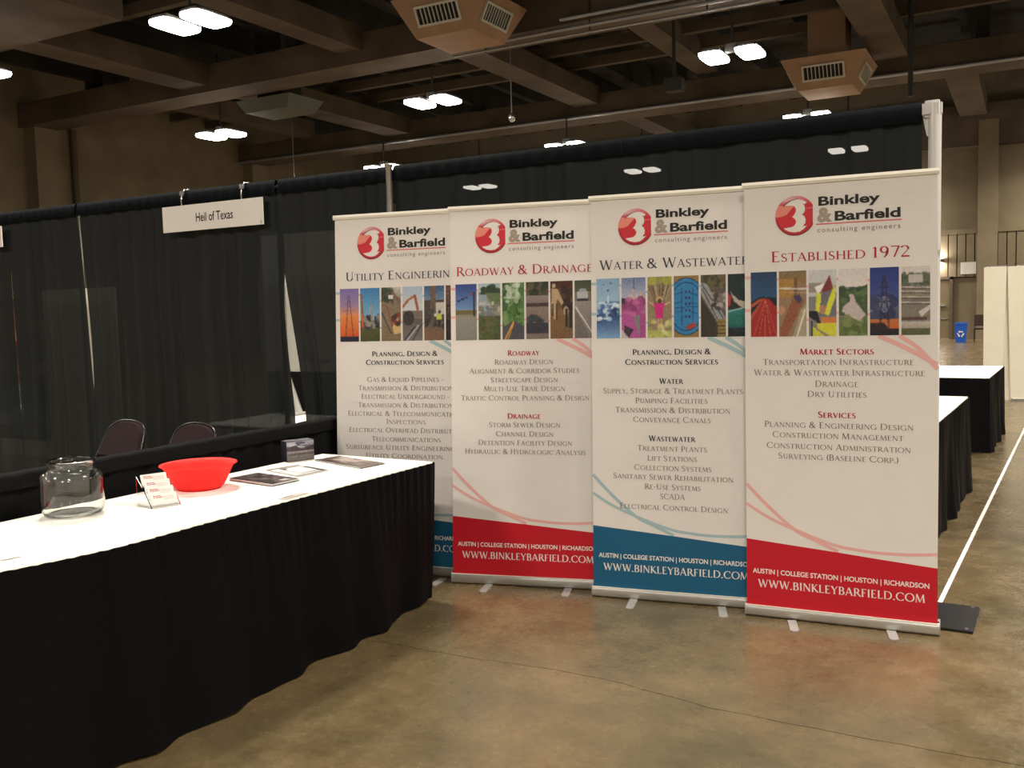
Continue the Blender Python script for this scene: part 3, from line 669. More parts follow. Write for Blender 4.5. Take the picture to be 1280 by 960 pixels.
def ph_truck():
    c = P(); c.grad(0, (66, 74, 50), .2, (84, 88, 64)).rect(0, .2, 1, .4, (120, 108, 96)).grad(.36, (150, 142, 136), 1, (122, 114, 108)).rect(.1, .2, .62, .32, (176, 180, 184)).poly([(.16, .2), (.26, .14), (.5, .14), (.58, .2)], (150, 160, 170)).rect(.12, .31, .6, .36, (46, 48, 54)).line(.05, .46, .95, 1, .03, (220, 214, 204)).poly([(0, .46), (.7, 1), (0, 1)], (104, 98, 94), .6); return c.noise(8)
def ph_splash():
    c = P(); c.grad(0, (130, 168, 206), .38, (150, 190, 220)).grad(.38, (96, 140, 188), .62, (50, 84, 140)).grad(.62, (40, 70, 130), 1, (120, 168, 214)).line(.5, .3, .5, .46, .04, (206, 226, 240)).ell(.5, .2, .05, .02, (60, 90, 140)).ell(.62, .08, .04, .015, (60, 90, 140)).ell(.3, .1, .03, .012, (70, 100, 150)); return c.blobs(50, 0, .4, 1, .75, .12, [(30, 50, 104), (170, 206, 232), (70, 110, 170), (220, 236, 244)], .25).noise(6)
def ph_pink():
    c = P(); c.grad(0, (110, 128, 176), .35, (176, 182, 206)).line(.52, 0, .52, .18, .015, (50, 50, 80)).blobs(8, .4, .16, .95, .4, .1, [(214, 186, 170), (196, 170, 160)], .7).blobs(60, 0, .38, 1, .62, .13, [(170, 70, 140), (200, 96, 160), (140, 50, 110)]).rect(0, .34, .15, .42, (50, 50, 50)).poly([(0, .55), (.5, .65), (.75, 1), (0, 1)], (184, 76, 156)).poly([(.1, .78), (.5, .86), (.3, 1), (.1, 1)], (60, 48, 60)).rect(.75, .6, 1, 1, (168, 72, 140)).poly([(0, .85), (.3, 1), (0, 1)], (190, 184, 190)); return c.noise(9)
def ph_girl():
    c = P((150, 130, 100))
    for k in range(14): c.line(.5, .62, RNG.rand() * 1.2 - .1, 0, .02, [(190, 172, 136), (110, 88, 66), (90, 70, 54)][k % 3])
    c.blobs(14, 0, 0, 1, .08, .14, [(176, 176, 70), (150, 160, 60)]).ell(.48, .37, .15, .05, (200, 170, 120)).ell(.5, .4, .08, .04, (90, 60, 44)).poly([(.24, .44), (.72, .44), (.64, .56), (.64, .68), (.34, .68), (.32, .56)], (216, 30, 130)).line(.24, .46, .05, .4, .03, (222, 170, 140)).line(.72, .46, .92, .42, .03, (222, 170, 140)).line(.42, .7, .42, .86, .04, (206, 150, 120)).line(.56, .7, .58, .86, .04, (206, 150, 120)).grad(.88, (170, 180, 90), 1, (196, 196, 104)).blobs(24, 0, .72, 1, 1, .1, [(206, 206, 120), (150, 170, 70), (230, 220, 160)], .4, .6); return c.noise(9)
def ph_cover():
    c = P((150, 120, 60)); c.ell(.5, .5, .82, .47, (12, 50, 96)).ell(.5, .5, .79, .455, (36, 128, 190)).ell(.5, .5, .70, .40, (12, 70, 126)).ell(.5, .5, .66, .38, (36, 128, 190))
    c.line(.33, .2, .33, .8, .012, (10, 60, 110)).line(.76, .2, .76, .8, .012, (10, 60, 110)).line(0, .52, 1, .50, .012, (10, 60, 110))
    for k in range(5): c.rect(.44, .24 + k * .10, .52, .28 + k * .10, (14, 62, 112)); c.rect(.58, .24 + k * .10, .66, .28 + k * .10, (14, 62, 112))
    for k in range(3): c.line(.05, .3 + k * .15, .36, .26 + k * .15, .012, (10, 50, 96)).line(.64, .28 + k * .15, .95, .32 + k * .15, .012, (10, 50, 96))
    c.poly([(.45, .84), (.75, .76), (.95, .82), (.6, .88)], (176, 60, 50)); return c.noise(8)
def ph_weir():
    c = P((90, 82, 74)); c.grad(0, (96, 88, 56), .2, (70, 66, 50)).blobs(20, .2, 0, 1, .2, .12, [(110, 96, 60), (60, 62, 44)]).poly([(0, .12), (.25, .14), (1, .72), (1, .85), (.7, .78), (0, .3)], (150, 152, 156)).line(.05, .15, .95, .74, .02, (60, 62, 66)).line(.05, .22, .75, .78, .02, (70, 70, 72)).poly([(.5, .3), (1, .3), (1, .6)], (120, 112, 108)).blobs(20, .4, .3, 1, .55, .08, [(60, 50, 54), (170, 160, 156)]).poly([(0, .35), (.66, .8), (.66, 1), (0, 1)], (52, 46, 44)).rect(.66, .72, 1, 1, (140, 120, 60))
    for k in range(4): c.rect(.68, .76 + .06 * k, 1, .775 + .06 * k, (70, 60, 36))
    return c.noise(9)
def ph_drink():
    c = P((30, 40, 44)); c.grad(0, (30, 40, 40), .3, (20, 38, 44)).poly([(.08, .26), (.2, .33), (.45, .42), (1, .44), (1, .54), (.6, .55), (.25, .44)], (190, 176, 156)).ell(.75, .2, .62, .24, (18, 44, 46)).ell(.85, .15, .3, .12, (30, 70, 66)).poly([(0, .3), (.14, .36), (.1, .5), (0, .52)], (196, 40, 50)).grad(.56, (30, 130, 124), .86, (14, 90, 96)).line(0, .6, .9, .52, .03, (150, 190, 186)).ell(.5, .74, .5, .08, (24, 110, 100)).poly([(0, .86), (.4, .94), (1, .92), (1, 1), (0, 1)], (14, 24, 34)); return c.noise(6)
def ph_traffic():
    c = P(); c.grad(0, (28, 60, 100), .45, (30, 84, 130)).poly([(0, .46), (.35, .38), (1, .4), (1, .52), (0, .56)], (24, 26, 40)).poly([(0, .5), (.3, .42), (.56, .4), (0, .74)], (196, 76, 44)).poly([(.52, .4), (.7, .42), (1, .55), (1, 1), (0, 1), (0, .76)], (170, 30, 30))
    for k in range(5): c.line(.56, .42, .1 + k * .22, 1, .01, (214, 110, 80))
    c.poly([(0, .56), (.4, .45), (0, .66)], (30, 30, 40)); return c.noise(6)
def ph_pipe():
    c = P((150, 120, 90)); c.grad(0, (130, 108, 76), .2, (150, 116, 70)).rect(0, .12, .6, .4, (176, 130, 60)).rect(.55, .1, .68, .5, (120, 84, 50)).line(0, .26, 1, .28, .035, (214, 206, 196)).line(.2, .32, 1, .34, .02, (180, 150, 120)).poly([(.0, 1), (0, .92), (.55, .38), (.9, .45), (.5, .82), (.3, 1)], (150, 84, 56)).poly([(.5, .38), (.75, .36), (.86, .44), (.7, .5)], (70, 56, 90)).poly([(.5, 1), (.8, .6), (1, .5), (1, 1)], (170, 156, 130)).line(.66, 1, .95, .6, .03, (230, 222, 200)).ell(.1, .6, .12, .07, (196, 140, 110)); return c.noise(10)
def ph_survey():
    c = P(); c.grad(0, (200, 204, 206), .4, (196, 196, 190)).rect(0, .2, .5, .34, (150, 140, 130)).poly([(.2, .26), (.55, .2), (.55, .3), (.35, .36)], (240, 236, 230)).poly([(.45, .32), (.76, .08), (.9, .3), (.78, .4)], (130, 44, 50)).poly([(.4, .34), (.76, .32), (.95, .22), (1, .4), (1, .7), (.3, .7), (.22, .56)], (110, 108, 120)).poly([(.3, .34), (.46, .36), (.4, .64), (.22, .66)], (222, 226, 50)).poly([(.95, .22), (.74, .42), (.56, .66), (.72, .7), (.98, .4)], (222, 226, 50)).ell(.5, .6, .12, .07, (190, 130, 100)).poly([(0, .62), (.3, .62), (.42, .78), (.2, .76), (0, .7)], (28, 26, 34)).line(.2, .72, .85, 1, .05, (30, 26, 30)).rect(.45, .72, 1, .8, (214, 120, 60)).poly([(.3, .8), (1, .8), (1, 1), (.76, 1), (.3, .88)], (216, 214, 46)).poly([(.1, .84), (.6, 1), (.1, 1)], (206, 204, 50)).line(.1, .78, .1, 1, .03, (40, 36, 40)); return c.noise(7)
def ph_marsh():
    c = P(); c.grad(0, (214, 208, 206), .27, (226, 216, 212)).poly([(0, .28), (.2, .3), (.5, .32), (1, .24), (1, .7), (0, .7)], (66, 92, 54)).blobs(30, 0, .3, 1, .5, .12, [(60, 86, 48), (90, 116, 66), (48, 70, 44)]).poly([(.36, .38), (.52, .38), (.6, .5), (1, .72), (1, .8), (.6, .74), (.1, .64), (.16, .56), (.4, .48)], (196, 180, 180)).grad(.72, (110, 126, 66), 1, (96, 116, 58)).poly([(.2, .68), (.7, .78), (1, .82), (1, .72), (.6, .5)], (196, 180, 180)).blobs(20, 0, .74, 1, 1, .12, [(80, 104, 50), (124, 140, 80)]); return c.noise(8)
def ph_tower():
    c = P(); c.grad(0, (24, 44, 130), .5, (60, 78, 150)).grad(.5, (90, 96, 140), .76, (70, 70, 100)).blobs(14, 0, .5, 1, .74, .2, [(50, 60, 100), (130, 130, 160), (40, 46, 86)]).grad(.76, (196, 110, 50), .9, (206, 96, 30)).rect(0, .82, .5, .88, (60, 36, 40)).rect(0, .9, 1, 1, (24, 20, 30)).blobs(8, 0, .88, 1, .92, .12, [(30, 24, 30)]); pylon(c, .5, .12, .9, .04, .16, (30, 30, 60)); return c.noise(5)
def ph_plant():
    c = P(); c.grad(0, (216, 208, 200), .14, (206, 200, 194)).blobs(14, 0, .14, 1, .26, .14, [(70, 84, 62), (90, 100, 80)]).rect(.25, .12, .75, .24, (190, 184, 176)).grad(.28, (120, 112, 98), .45, (136, 126, 110)).grad(.45, (120, 114, 104), .76, (130, 120, 108))
    for y in (.3, .36, .44, .52): c.line(0, y, 1, y + .015, .02, (196, 190, 180)).line(0, y + .02, 1, y + .035, .015, (74, 70, 62))
    c.poly([(.6, .66), (1, .56), (1, .62), (.7, .74)], (206, 196, 190)).rect(0, .74, .9, .78, (90, 60, 56)).grad(.8, (190, 180, 170), .9, (170, 160, 146)).rect(0, .9, 1, 1, (86, 92, 56)); return c.noise(10)
def logo_canvas():
    n = 120; c = Canvas(n, n, (206, 36, 54)); X, Y = c.X, c.Y
    cx, cy, rr = .532, .5, .479
    r = np.hypot((X - cx) / .479, (Y - cy) / .495)
    q = lambda x, y: (.053 + (x - 70) / 740 * .893, .006 + (y - 75) / 795 * .989)
    bg = np.array((230, 226, 221.))
    c.poly([q(*p) for p in ((60, 250), (440, 262), (430, 300), (380, 350), (300, 440), (200, 475), (60, 490))], (232, 138, 122))
    fade = np.clip((.24 - Y) / .14, 0, 1)[..., None] * np.clip(1.25 - X, .3, 1)[..., None]
    c.a = c.a * (1 - fade * .85) + bg * fade * .85
    dk = np.clip((r - .86) / .14, 0, 1)[..., None] * np.clip((Y - .45) * 2.2, 0, 1)[..., None]
    c.a = c.a * (1 - dk * .45)
    c.poly([q(*p) for p in ((670, 325), (812, 318), (812, 340), (670, 350))], (222, 110, 116))
    out = [(240, 270), (300, 220), (360, 182), (440, 155), (540, 150), (620, 172), (700, 218), (655, 250), (610, 240), (645, 265), (665, 330), (655, 400), (605, 458), (650, 492), (675, 560), (665, 630), (618, 688), (695, 682), (640, 740), (560, 790), (450, 803), (340, 778), (270, 740), (240, 708), (330, 702), (400, 692), (450, 665), (480, 620), (480, 570), (455, 530), (408, 490), (450, 450), (480, 390), (480, 330), (455, 287), (400, 264), (320, 262)]
    sh = [(x - 12, y + 2) for x, y in out]
    c.poly([q(x + 9, y + 3) for x, y in out], (120, 40, 44)); c.poly([q(*p) for p in out], (232, 228, 222))
    c.line(*q(235, 272), *q(300, 215), .012, (110, 70, 66)); c.line(*q(300, 215), *q(380, 168), .012, (120, 84, 80)); c.line(*q(380, 168), *q(520, 135), .010, (150, 112, 108))
    c.mask = (r < 1.0) & (X < .946); return c
# ================================================================== LETTERING
THK, THN = .135, .06
def _seg(out, x0, y0, x1, y1, w0, w1=None):
    w1 = w0 if w1 is None else w1; dx, dy = x1 - x0, y1 - y0; l = math.hypot(dx, dy) or 1; nx, ny = -dy / l / 2, dx / l / 2
    out.append([(x0 + nx * w0, y0 + ny * w0), (x1 + nx * w1, y1 + ny * w1), (x1 - nx * w1, y1 - ny * w1), (x0 - nx * w0, y0 - ny * w0)])
def _arc(out, cx, cy, rx, ry, a0, a1, n=12, k=1.0):
    pr = None
    for i in range(n + 1):
        a = R(a0 + (a1 - a0) * i / n); x, y = cx + rx * math.cos(a), cy + ry * math.sin(a)
        w_ = (THN + (THK - THN) * abs(math.cos(a)) ** 1.3) * k
        nx, ny = math.cos(a) * w_ / 2, math.sin(a) * w_ / 2
        cur = ((x + nx, y + ny), (x - nx, y - ny))
        if pr: out.append([pr[0], cur[0], cur[1], pr[1]])
        pr = cur
def serif_glyph(ch):
    o = []; S = lambda x, y, w=.26: _seg(o, x - w / 2, y + (.018 if y < .5 else -.018), x + w / 2, y + (.018 if y < .5 else -.018), .036)
    st = lambda x: (_seg(o, x, 0, x, 1, THK), S(x, 0), S(x, 1)); L = lambda *a: _seg(o, *a)
    A = lambda *a, **k: _arc(o, *a, **k)
    if ch == 'A': L(.40, 1, .08, 0, THN); L(.40, 1, .74, 0, THK); L(.2, .34, .62, .34, THN); S(.08, 0, .2); S(.74, 0, .24); ad = .84
    elif ch == 'B': st(.16); L(.16, .97, .36, .97, THN); L(.16, .53, .38, .53, THN); L(.16, .03, .38, .03, THN); A(.34, .75, .2, .22, -90, 90); A(.36, .28, .24, .25, -90, 90); ad = .70
    elif ch == 'C': A(.52, .5, .43, .48, 48, 312); L(.8, .86, .8, .7, .05); L(.8, .14, .8, .26, .04); ad = .90
    elif ch == 'D': st(.16); L(.16, .97, .4, .97, THN); L(.16, .03, .4, .03, THN); A(.38, .5, .43, .47, -90, 90); ad = .92
    elif ch == 'E': st(.16); L(.16, .97, .52, .97, THN); L(.16, .53, .45, .53, THN); L(.16, .03, .54, .03, THN); L(.52, 1, .52, .86, .04); L(.55, 0, .57, .16, .04); ad = .64
    elif ch == 'F': st(.16); L(.16, .97, .52, .97, THN); L(.16, .52, .45, .52, THN); L(.52, 1, .52, .86, .04); ad = .60
    elif ch == 'G': A(.52, .5, .43, .48, 48, 318); L(.84, .02, .84, .42, THK * .9); S(.82, .44, .24); L(.8, .86, .8, .7, .05); ad = 1.0
    elif ch == 'H': st(.16); st(.72); L(.16, .52, .72, .52, THN); ad = .88
    elif ch == 'I': st(.17); ad = .34
    elif ch == 'J': L(.2, 1, .2, .1, THK); S(.2, 1); A(.08, .08, .12, .18, -90, 0); ad = .38
    elif ch == 'K': st(.16); L(.22, .5, .62, 1, THN); L(.26, .54, .72, 0, THK); S(.62, 1, .2); S(.74, 0, .2); ad = .78
    elif ch == 'L': st(.16); L(.16, .03, .54, .03, THN); L(.54, 0, .58, .18, .04); ad = .62
    elif ch == 'M': L(.17, 1, .11, 0, THN); L(.17, 1, .50, .05, THK); L(.50, .05, .82, 1, THN); L(.82, 1, .90, 0, THK); S(.11, 0, .2); S(.9, 0, .24); ad = 1.02
    elif ch == 'N': L(.15, 1, .15, 0, THN); L(.15, 1, .76, .02, THK); L(.76, 0, .76, 1, THN); S(.15, 0, .2); S(.76, 1, .2); S(.12, 1, .14); ad = .90
    elif ch == 'O': A(.5, .5, .42, .48, 0, 360, n=24); ad = 1.0
    elif ch == 'P': st(.16); L(.16, .97, .36, .97, THN); L(.16, .45, .36, .45, THN); A(.34, .71, .22, .26, -90, 90); ad = .64
    elif ch == 'Q': A(.5, .5, .42, .48, 0, 360, n=24); L(.55, .05, .98, -.2, THK * .8, THN); ad = 1.0
    elif ch == 'R': st(.16); L(.16, .97, .36, .97, THN); L(.16, .49, .36, .49, THN); A(.34, .73, .21, .24, -90, 90); L(.38, .48, .76, 0, THK); S(.78, 0, .16); ad = .78
    elif ch == 'S': A(.30, .74, .19, .24, 40, 270, k=.9); A(.30, .26, .21, .24, -140, 90, k=.9); L(.2, .58, .42, .42, THK); L(.46, .98, .46, .8, .045); L(.1, .02, .1, .22, .045); ad = .60
    elif ch == 'T': L(.38, 1, .38, 0, THK); S(.38, 0); L(.05, .97, .71, .97, THN); L(.05, 1, .04, .84, .04); L(.71, 1, .72, .84, .04); ad = .76
    elif ch == 'U': L(.17, 1, .17, .35, THK); L(.68, 1, .68, .35, THN); A(.425, .33, .255, .31, 180, 360); S(.17, 1); S(.68, 1, .2); ad = .86
    elif ch == 'V': L(.1, 1, .42, 0, THK); L(.42, 0, .72, 1, THN); S(.1, 1); S(.72, 1, .2); ad = .82
    elif ch == 'W': L(.1, 1, .36, 0, THK); L(.36, 0, .60, .95, THN); L(.56, 1, .84, 0, THK); L(.84, 0, 1.08, 1, THN); S(.1, 1, .24); S(1.08, 1, .2); ad = 1.18
    elif ch == 'X': L(.1, 1, .7, 0, THK); L(.1, 0, .68, 1, THN); S(.1, 0, .2); S(.7, 0, .2); S(.1, 1, .2); S(.68, 1, .2); ad = .8
    elif ch == 'Y': L(.08, 1, .38, .48, THK); L(.68, 1, .38, .48, THN); L(.38, .5, .38, 0, THK); S(.08, 1, .22); S(.68, 1, .2); S(.38, 0); ad = .76
    elif ch == 'Z': L(.06, .97, .62, .97, THN); L(.6, .97, .08, .03, THK); L(.06, .03, .66, .03, THN); ad = .7
    elif ch == '&': A(.36, .76, .16, .21, 0, 360, n=16); A(.32, .27, .24, .26, 90, 340, n=14); L(.26, .62, .78, 0, THK); L(.55, .15, .72, .5, THN); S(.74, .52, .2); S(.80, 0, .14); ad = .90
    elif ch == '.': A(.12, .06, .035, .035, 0, 360, n=8); ad = .26
    elif ch == ',': A(.12, .06, .035, .035, 0, 360, n=8); L(.15, .04, .08, -.14, .05); ad = .26
    elif ch == '-': L(.06, .42, .34, .42, .08); ad = .40
    elif ch == '(': A(.44, .45, .28, .6, 120, 240); ad = .32
    elif ch == ')': A(-.12, .45, .28, .6, -60, 60); ad = .32
    elif ch == '1': L(.24, .95, .24, 0, THK); S(.24, 0); L(.24, .97, .08, .84, THN); ad = .46
    elif ch == '9': A(.30, .70, .22, .27, 0, 360, n=18); L(.50, .62, .34, .02, THN); A(.2, .62, .32, .6, -80, 0); ad = .62
    elif ch == '7': L(.06, .97, .58, .97, THN * 1.3); L(.56, .96, .26, 0, THK * .8); ad = .60
    elif ch == '2': A(.28, .73, .22, .24, -20, 160); L(.47, .62, .08, .05, THN); L(.06, .04, .58, .04, THK * .9); ad = .64
    else: ad = .36
    return o, ad
_GC = {}
def serif_text(text, mode='smallcaps', small=.80, track=.06, bold=1.0):
    """polygons (x, y) of a line set in inscriptional small capitals, cap height 1"""
    global THK, THN
    polys = []; x = 0; start = True
    for ch in text:
        if ch == ' ': x += .34; start = True; continue
        up = ch.upper(); sc = 1.0 if (ch.isupper() or not ch.isalpha() or mode == 'caps') else small
        key = (up, bold)
        if key not in _GC:
            a, b = THK, THN; THK *= bold; THN *= bold ** 1.3; _GC[key] = serif_glyph(up); THK, THN = a, b
        g, ad = _GC[key]
        for p in g: polys.append([(x + px * sc, py * sc) for px, py in p])
        x += (ad + track) * sc
    return polys, x - track
def fit_polys(polys, x0, x1, base, cap):
    xs_ = [p[0] for q in polys for p in q]; a, b = min(xs_), max(xs_); k = (x1 - x0) / (b - a)
    return [[(x0 + (px - a) * k, base + py * cap) for px, py in q] for q in polys]
_SC = {}
def sans_polys(text, bold=0.0, shear=0.0, spacing=1.0):
    key = (text, bold, shear, spacing)
    if key in _SC: return _SC[key]
    cu = bpy.data.curves.new('t', 'FONT'); cu.body = text; cu.offset = bold; cu.shear = shear; cu.space_character = spacing; cu.resolution_u = 4
    o = bpy.data.objects.new('t', cu); COL.objects.link(o)
    dg = bpy.context.evaluated_depsgraph_get(); me = o.evaluated_get(dg).to_mesh()
    pl = [[(me.vertices[i].co.x, me.vertices[i].co.y) for i in p.vertices] for p in me.polygons]
    o.evaluated_get(dg).to_mesh_clear(); bpy.data.objects.remove(o); bpy.data.curves.remove(cu)
    _SC[key] = pl; return pl
def capheight(): 
    pl = sans_polys('H'); return max(p[1] for q in pl for p in q)
CAPH = capheight()
def fit_sans(text, x0, x1, base, cap, **k):
    pl = sans_polys(text, **k); xs_ = [p[0] for q in pl for p in q]; a, b = min(xs_), max(xs_); kx = (x1 - x0) / (b - a); ky = cap / CAPH
    return [[(x0 + (px - a) * kx, base + py * ky) for px, py in q] for q in pl]
def flat_mesh(name, polys, fn, m, parent):
    mb = MB()
    for q in polys:
        vs = [fn(x, z) for x, z in q]
        # keep the printed side facing the viewer
        ar = sum(q[i][0] * q[(i + 1) % len(q)][1] - q[(i + 1) % len(q)][0] * q[i][1] for i in range(len(q)))
        mb.add(vs, [tuple(range(len(q))) if ar > 0 else tuple(reversed(range(len(q))))])
    return mb.build(name, m, parent)
def ribbon(pts, wd):
    """smooth band along points (Catmull-Rom)"""
    P_ = [pts[0]] + list(pts) + [pts[-1]]; q = []
    for i in range(1, len(P_) - 2):
        for k in range(8):
            t_ = k / 8; a, b, c, d = [Vector(P_[i + j]) for j in (-1, 0, 1, 2)]
            q.append(.5 * ((2 * b) + (-a + c) * t_ + (2 * a - 5 * b + 4 * c - d) * t_ ** 2 + (-a + 3 * b - 3 * c + d) * t_ ** 3))
    q.append(Vector(pts[-1])); out = []
    for i in range(len(q) - 1):
        def nrm(j):
            d = (q[min(j + 1, len(q) - 1)] - q[max(j - 1, 0)]).normalized(); return Vector((-d.y, d.x)) * wd / 2
        a, b = nrm(i), nrm(i + 1); out.append([tuple(q[i] - a), tuple(q[i + 1] - b), tuple(q[i + 1] + b), tuple(q[i] + a)])
    return out

# ================================================================== ROLL-UP BANNERS
BW, BH, GW = .8717, 2.106, .852
def banner(loc, yaw, lean, back, label, title, tx, titlecol, body, photos, red, feet, swag='banner'):
    t = thing('rollup_banner', label, 'banner', (loc[0], loc[1], 0), yaw, 'roll-up exhibition banners')
    sl = math.sin(lean)
    cy, sy = math.cos(yaw), math.sin(yaw)
    def F(d):
        def f(x, z): return (x + z * sl, back * z / 2.07 + d + .012 * math.sin(PI * min(1, max(0, z / 2.1))) * 0, z)
        return f
    # base cassette: rounded aluminium housing with lip and end caps
    prof = [(-.002, .004), (-.006, .012), (-.008, .035), (-.004, .052), (.004, .060), (.045, .066), (.069, .058), (.073, .03), (.069, .006), (.04, .002)]
    mb = MB(); n = len(prof); xs_ = (-BW / 2 + .004, BW / 2 - .004)
    vs = [(x, y, z) for x in xs_ for y, z in prof]; fs = [(k, n + k, n + (k + 1) % n, (k + 1) % n) for k in range(n)]
    mb.add(vs, fs, True); cas = mb.build('base_cassette', M_ALU, t)
    for s in (-1, 1):
        mb = MB(); x0, x1 = (s * BW / 2 - s * .004, s * BW / 2); vs = [(x, y * 1.03 - .001, z * 1.03 - .001) for x in (x0, x1) for y, z in prof]
        mb.add(vs, [tuple(range(n)), tuple(reversed(range(n, 2 * n)))] + [(k, n + k, n + (k + 1) % n, (k + 1) % n) for k in range(n)]); mb.build('end_cap', M_ALUF, cas)
    mb = MB().box(-GW / 2 - .006, GW / 2 + .006, .0075, .011, .0575, .0655); mb.build('slot', M_DARK, cas)
    MB().box(-BW / 2 + .003, BW / 2 - .003, -.007, .0, .0535, .0575).build('lip', M_RAIL, cas)
    # feet, flat swivel bars
    for (a, b) in feet:
        # from booth coordinates to banner coordinates
        def loc2(p):
            dx, dy = p[0] - loc[0], p[1] - loc[1]; return Vector((dx * cy + dy * sy, -dx * sy + dy * cy))
        A, B = loc2(a), loc2(b); d = (B - A).normalized(); n_ = Vector((-d.y, d.x)) * .0205; A2 = A - d * .02; B2 = B - d * .012
        vs = []
        for z in (.0, .005):
            for p_ in (A2 + n_, B2 + n_, B - d * 0 + n_ * .45, B - n_ * .45, B2 - n_, A2 - n_): vs.append((p_.x, p_.y, z))
        MB().add(vs, [(0, 5, 4, 3, 2, 1), (6, 7, 8, 9, 10, 11)] + [(k, (k + 1) % 6, 6 + (k + 1) % 6, 6 + k) for k in range(6)]).build('foot', M_ALUF, t)
    # support pole behind, top rail
    f = F(.035)
    MB().tube([(0, .045, .06), Vector(f(0, 1.05)) + Vector((0, .01, 0)), Vector(f(0, BH - .03)) + Vector((0, -.01, 0))], .008, 8).build('support_pole', M_CHROME, t)
    mb = MB(); prof2 = [(-.006, BH - .027), (-.009, BH - .014), (-.006, BH - .001), (.006, BH), (.014, BH - .008), (.014, BH - .022), (.006, BH - .028)]
    n2 = len(prof2); vs = []
    for x in (-BW / 2, BW / 2):
        for y, z in prof2: q = F(y)(x, z); vs.append(q)
    mb.add(vs, [tuple(reversed(range(n2))), tuple(range(n2, 2 * n2))] + [(k, n2 + k, n2 + (k + 1) % n2, (k + 1) % n2)[::-1] for k in range(n2)])
    MBo = mb.build('top_rail', M_RAIL, t)
    # graphic sheet, 1.5 mm thick
    f0, f1 = F(0), F(.0015); zt, zb = BH - .024, .056
    vs = [f0(-GW / 2, zb), f0(GW / 2, zb), f0(GW / 2, zt), f0(-GW / 2, zt), f1(-GW / 2, zb), f1(GW / 2, zb), f1(GW / 2, zt), f1(-GW / 2, zt)]
    g = MB().add(vs, [(0, 1, 2, 3), (7, 6, 5, 4), (0, 4, 5, 1), (1, 5, 6, 2), (2, 6, 7, 3), (3, 7, 4, 0)]).build('graphic_sheet', M_VINYL, t)
    p1, p2, p3, p4 = F(-.0006), F(-.0010), F(-.0014), F(-.0018)
    hw = GW / 2
    sw = M_PINK if red else M_PALEB
    arcs = [ribbon([(-hw, .648), (-.320, .5414), (-.199, .4387), (-.10, .392), (-.0, .349)], .0165), ribbon([(-hw, .551), (-.3207, .4892), (-.199, .4387), (-.0215, .3796), (.10, .3625), (.1926, .3574), (.32, .361), (hw, .372)], .0145),
            ribbon([(.178, 1.361), (.3047, 1.300), (hw, 1.228)], .021), ribbon([(.266, 1.361), (.345, 1.305), (hw, 1.210)], .019)]
    for z in (1.6487, 1.491): arcs.append(ribbon([(-hw, z), (-.399, z - .001)], .014))
    for x, dz in ((-.270, -.012), (-.1335, -.05), (.001, -.02), (.137, -.03)):
        for z in (1.6487 + dz, 1.491 + dz): arcs.append(ribbon([(x - .005, z), (x + .005, z - .001)], .011))
    for k, q in enumerate(arcs): flat_mesh('swoosh', q, F(-.0006 - .00012 * (k % 2)), sw, g)
    fb = [[(-hw, zb + .0005), (0, zb + .0005), (hw, zb + .0005), (hw, .3085), (.2, .327), (0, .345), (-.2, .361), (-hw, .3795)]]
    flat_mesh('footer_band', fb, p2, M_FRED if red else M_FBLUE, g)
    # logo block
    cvs = LOGO; lo = cvs.mesh('logo_emblem', -.290, -.098, 1.838, 2.028, p2, M_PRINT, g) if not LOGO_DONE else None
    if lo is None:
        nx = cvs.w; vs = [p2(-.290 + .192 * i / nx, 2.028 - .190 * j / cvs.h) for j in range(cvs.h + 1) for i in range(nx + 1)]
        me = LOGO_DONE[0].data.copy(); me.vertices.foreach_set('co', np.array(vs, np.float32).ravel()); me.update()
        lo = bpy.data.objects.new('logo_emblem', me); COL.objects.link(lo); lo.parent = g
    LOGO_DONE.append(lo)
    flat_mesh('logo_lettering', fit_sans('Binkley', -.0823, .1875, 1.974, .0395, bold=.030) + fit_sans('Barfield', -.0099, .2740, 1.900, .0415, bold=.030), p3, M_INKBK, g)
    flat_mesh('ampersand', fit_sans('&', -.088, -.020, 1.899, .061, bold=.05), p2, M_INKTAN, g)
    flat_mesh('logo_rule', [[(-.093, 1.8845), (.279, 1.8845), (.279, 1.8895), (-.093, 1.8895)]], p3, M_RLINE, g)
    flat_mesh('tagline', fit_sans('consulting engineers', -.0872, .2732, 1.849, .0215, bold=.0, spacing=1.25), p3, M_INKGR, g)
    po, _ = serif_text(title, small=.78, track=.05)
    flat_mesh('heading', fit_polys(po, tx[0], tx[1], 1.7185, .0505), p3, titlecol, g)
    for (txt, wd, cx, z, hd) in body:
        po, _ = serif_text(txt, small=.82, bold=1.5 if hd else 1.0)
        flat_mesh('text_line', fit_polys(po, cx - wd / 2, cx + wd / 2, z - .002, .0285), p3, (M_INKRED if red else M_INKDK) if hd else M_INKGR, g)
    flat_mesh('city_line', fit_sans('AUSTIN | COLLEGE STATION | HOUSTON | RICHARDSON', -.397, .392, .2135, .0225, bold=.02), p3, M_INKW, g)
    po, _ = serif_text('WWW.BINKLEYBARFIELD.COM', mode='caps', track=.04, bold=1.15)
    flat_mesh('web_address', fit_polys(po, -.373, .374, .1465, .0375), p3, M_INKW, g)
    cols = [(-.3975, -.2745), (-.2645, -.1385), (-.1277, -.004), (.0072, .1325), (.1429, .2665), (.2767, .3965)]
    for (a, b), ph in zip(cols, photos): ph().mesh('photo', a, b, 1.363, 1.6735, p2, M_PRINT, g)
    return t
LOGO = logo_canvas(); LOGO_DONE = []
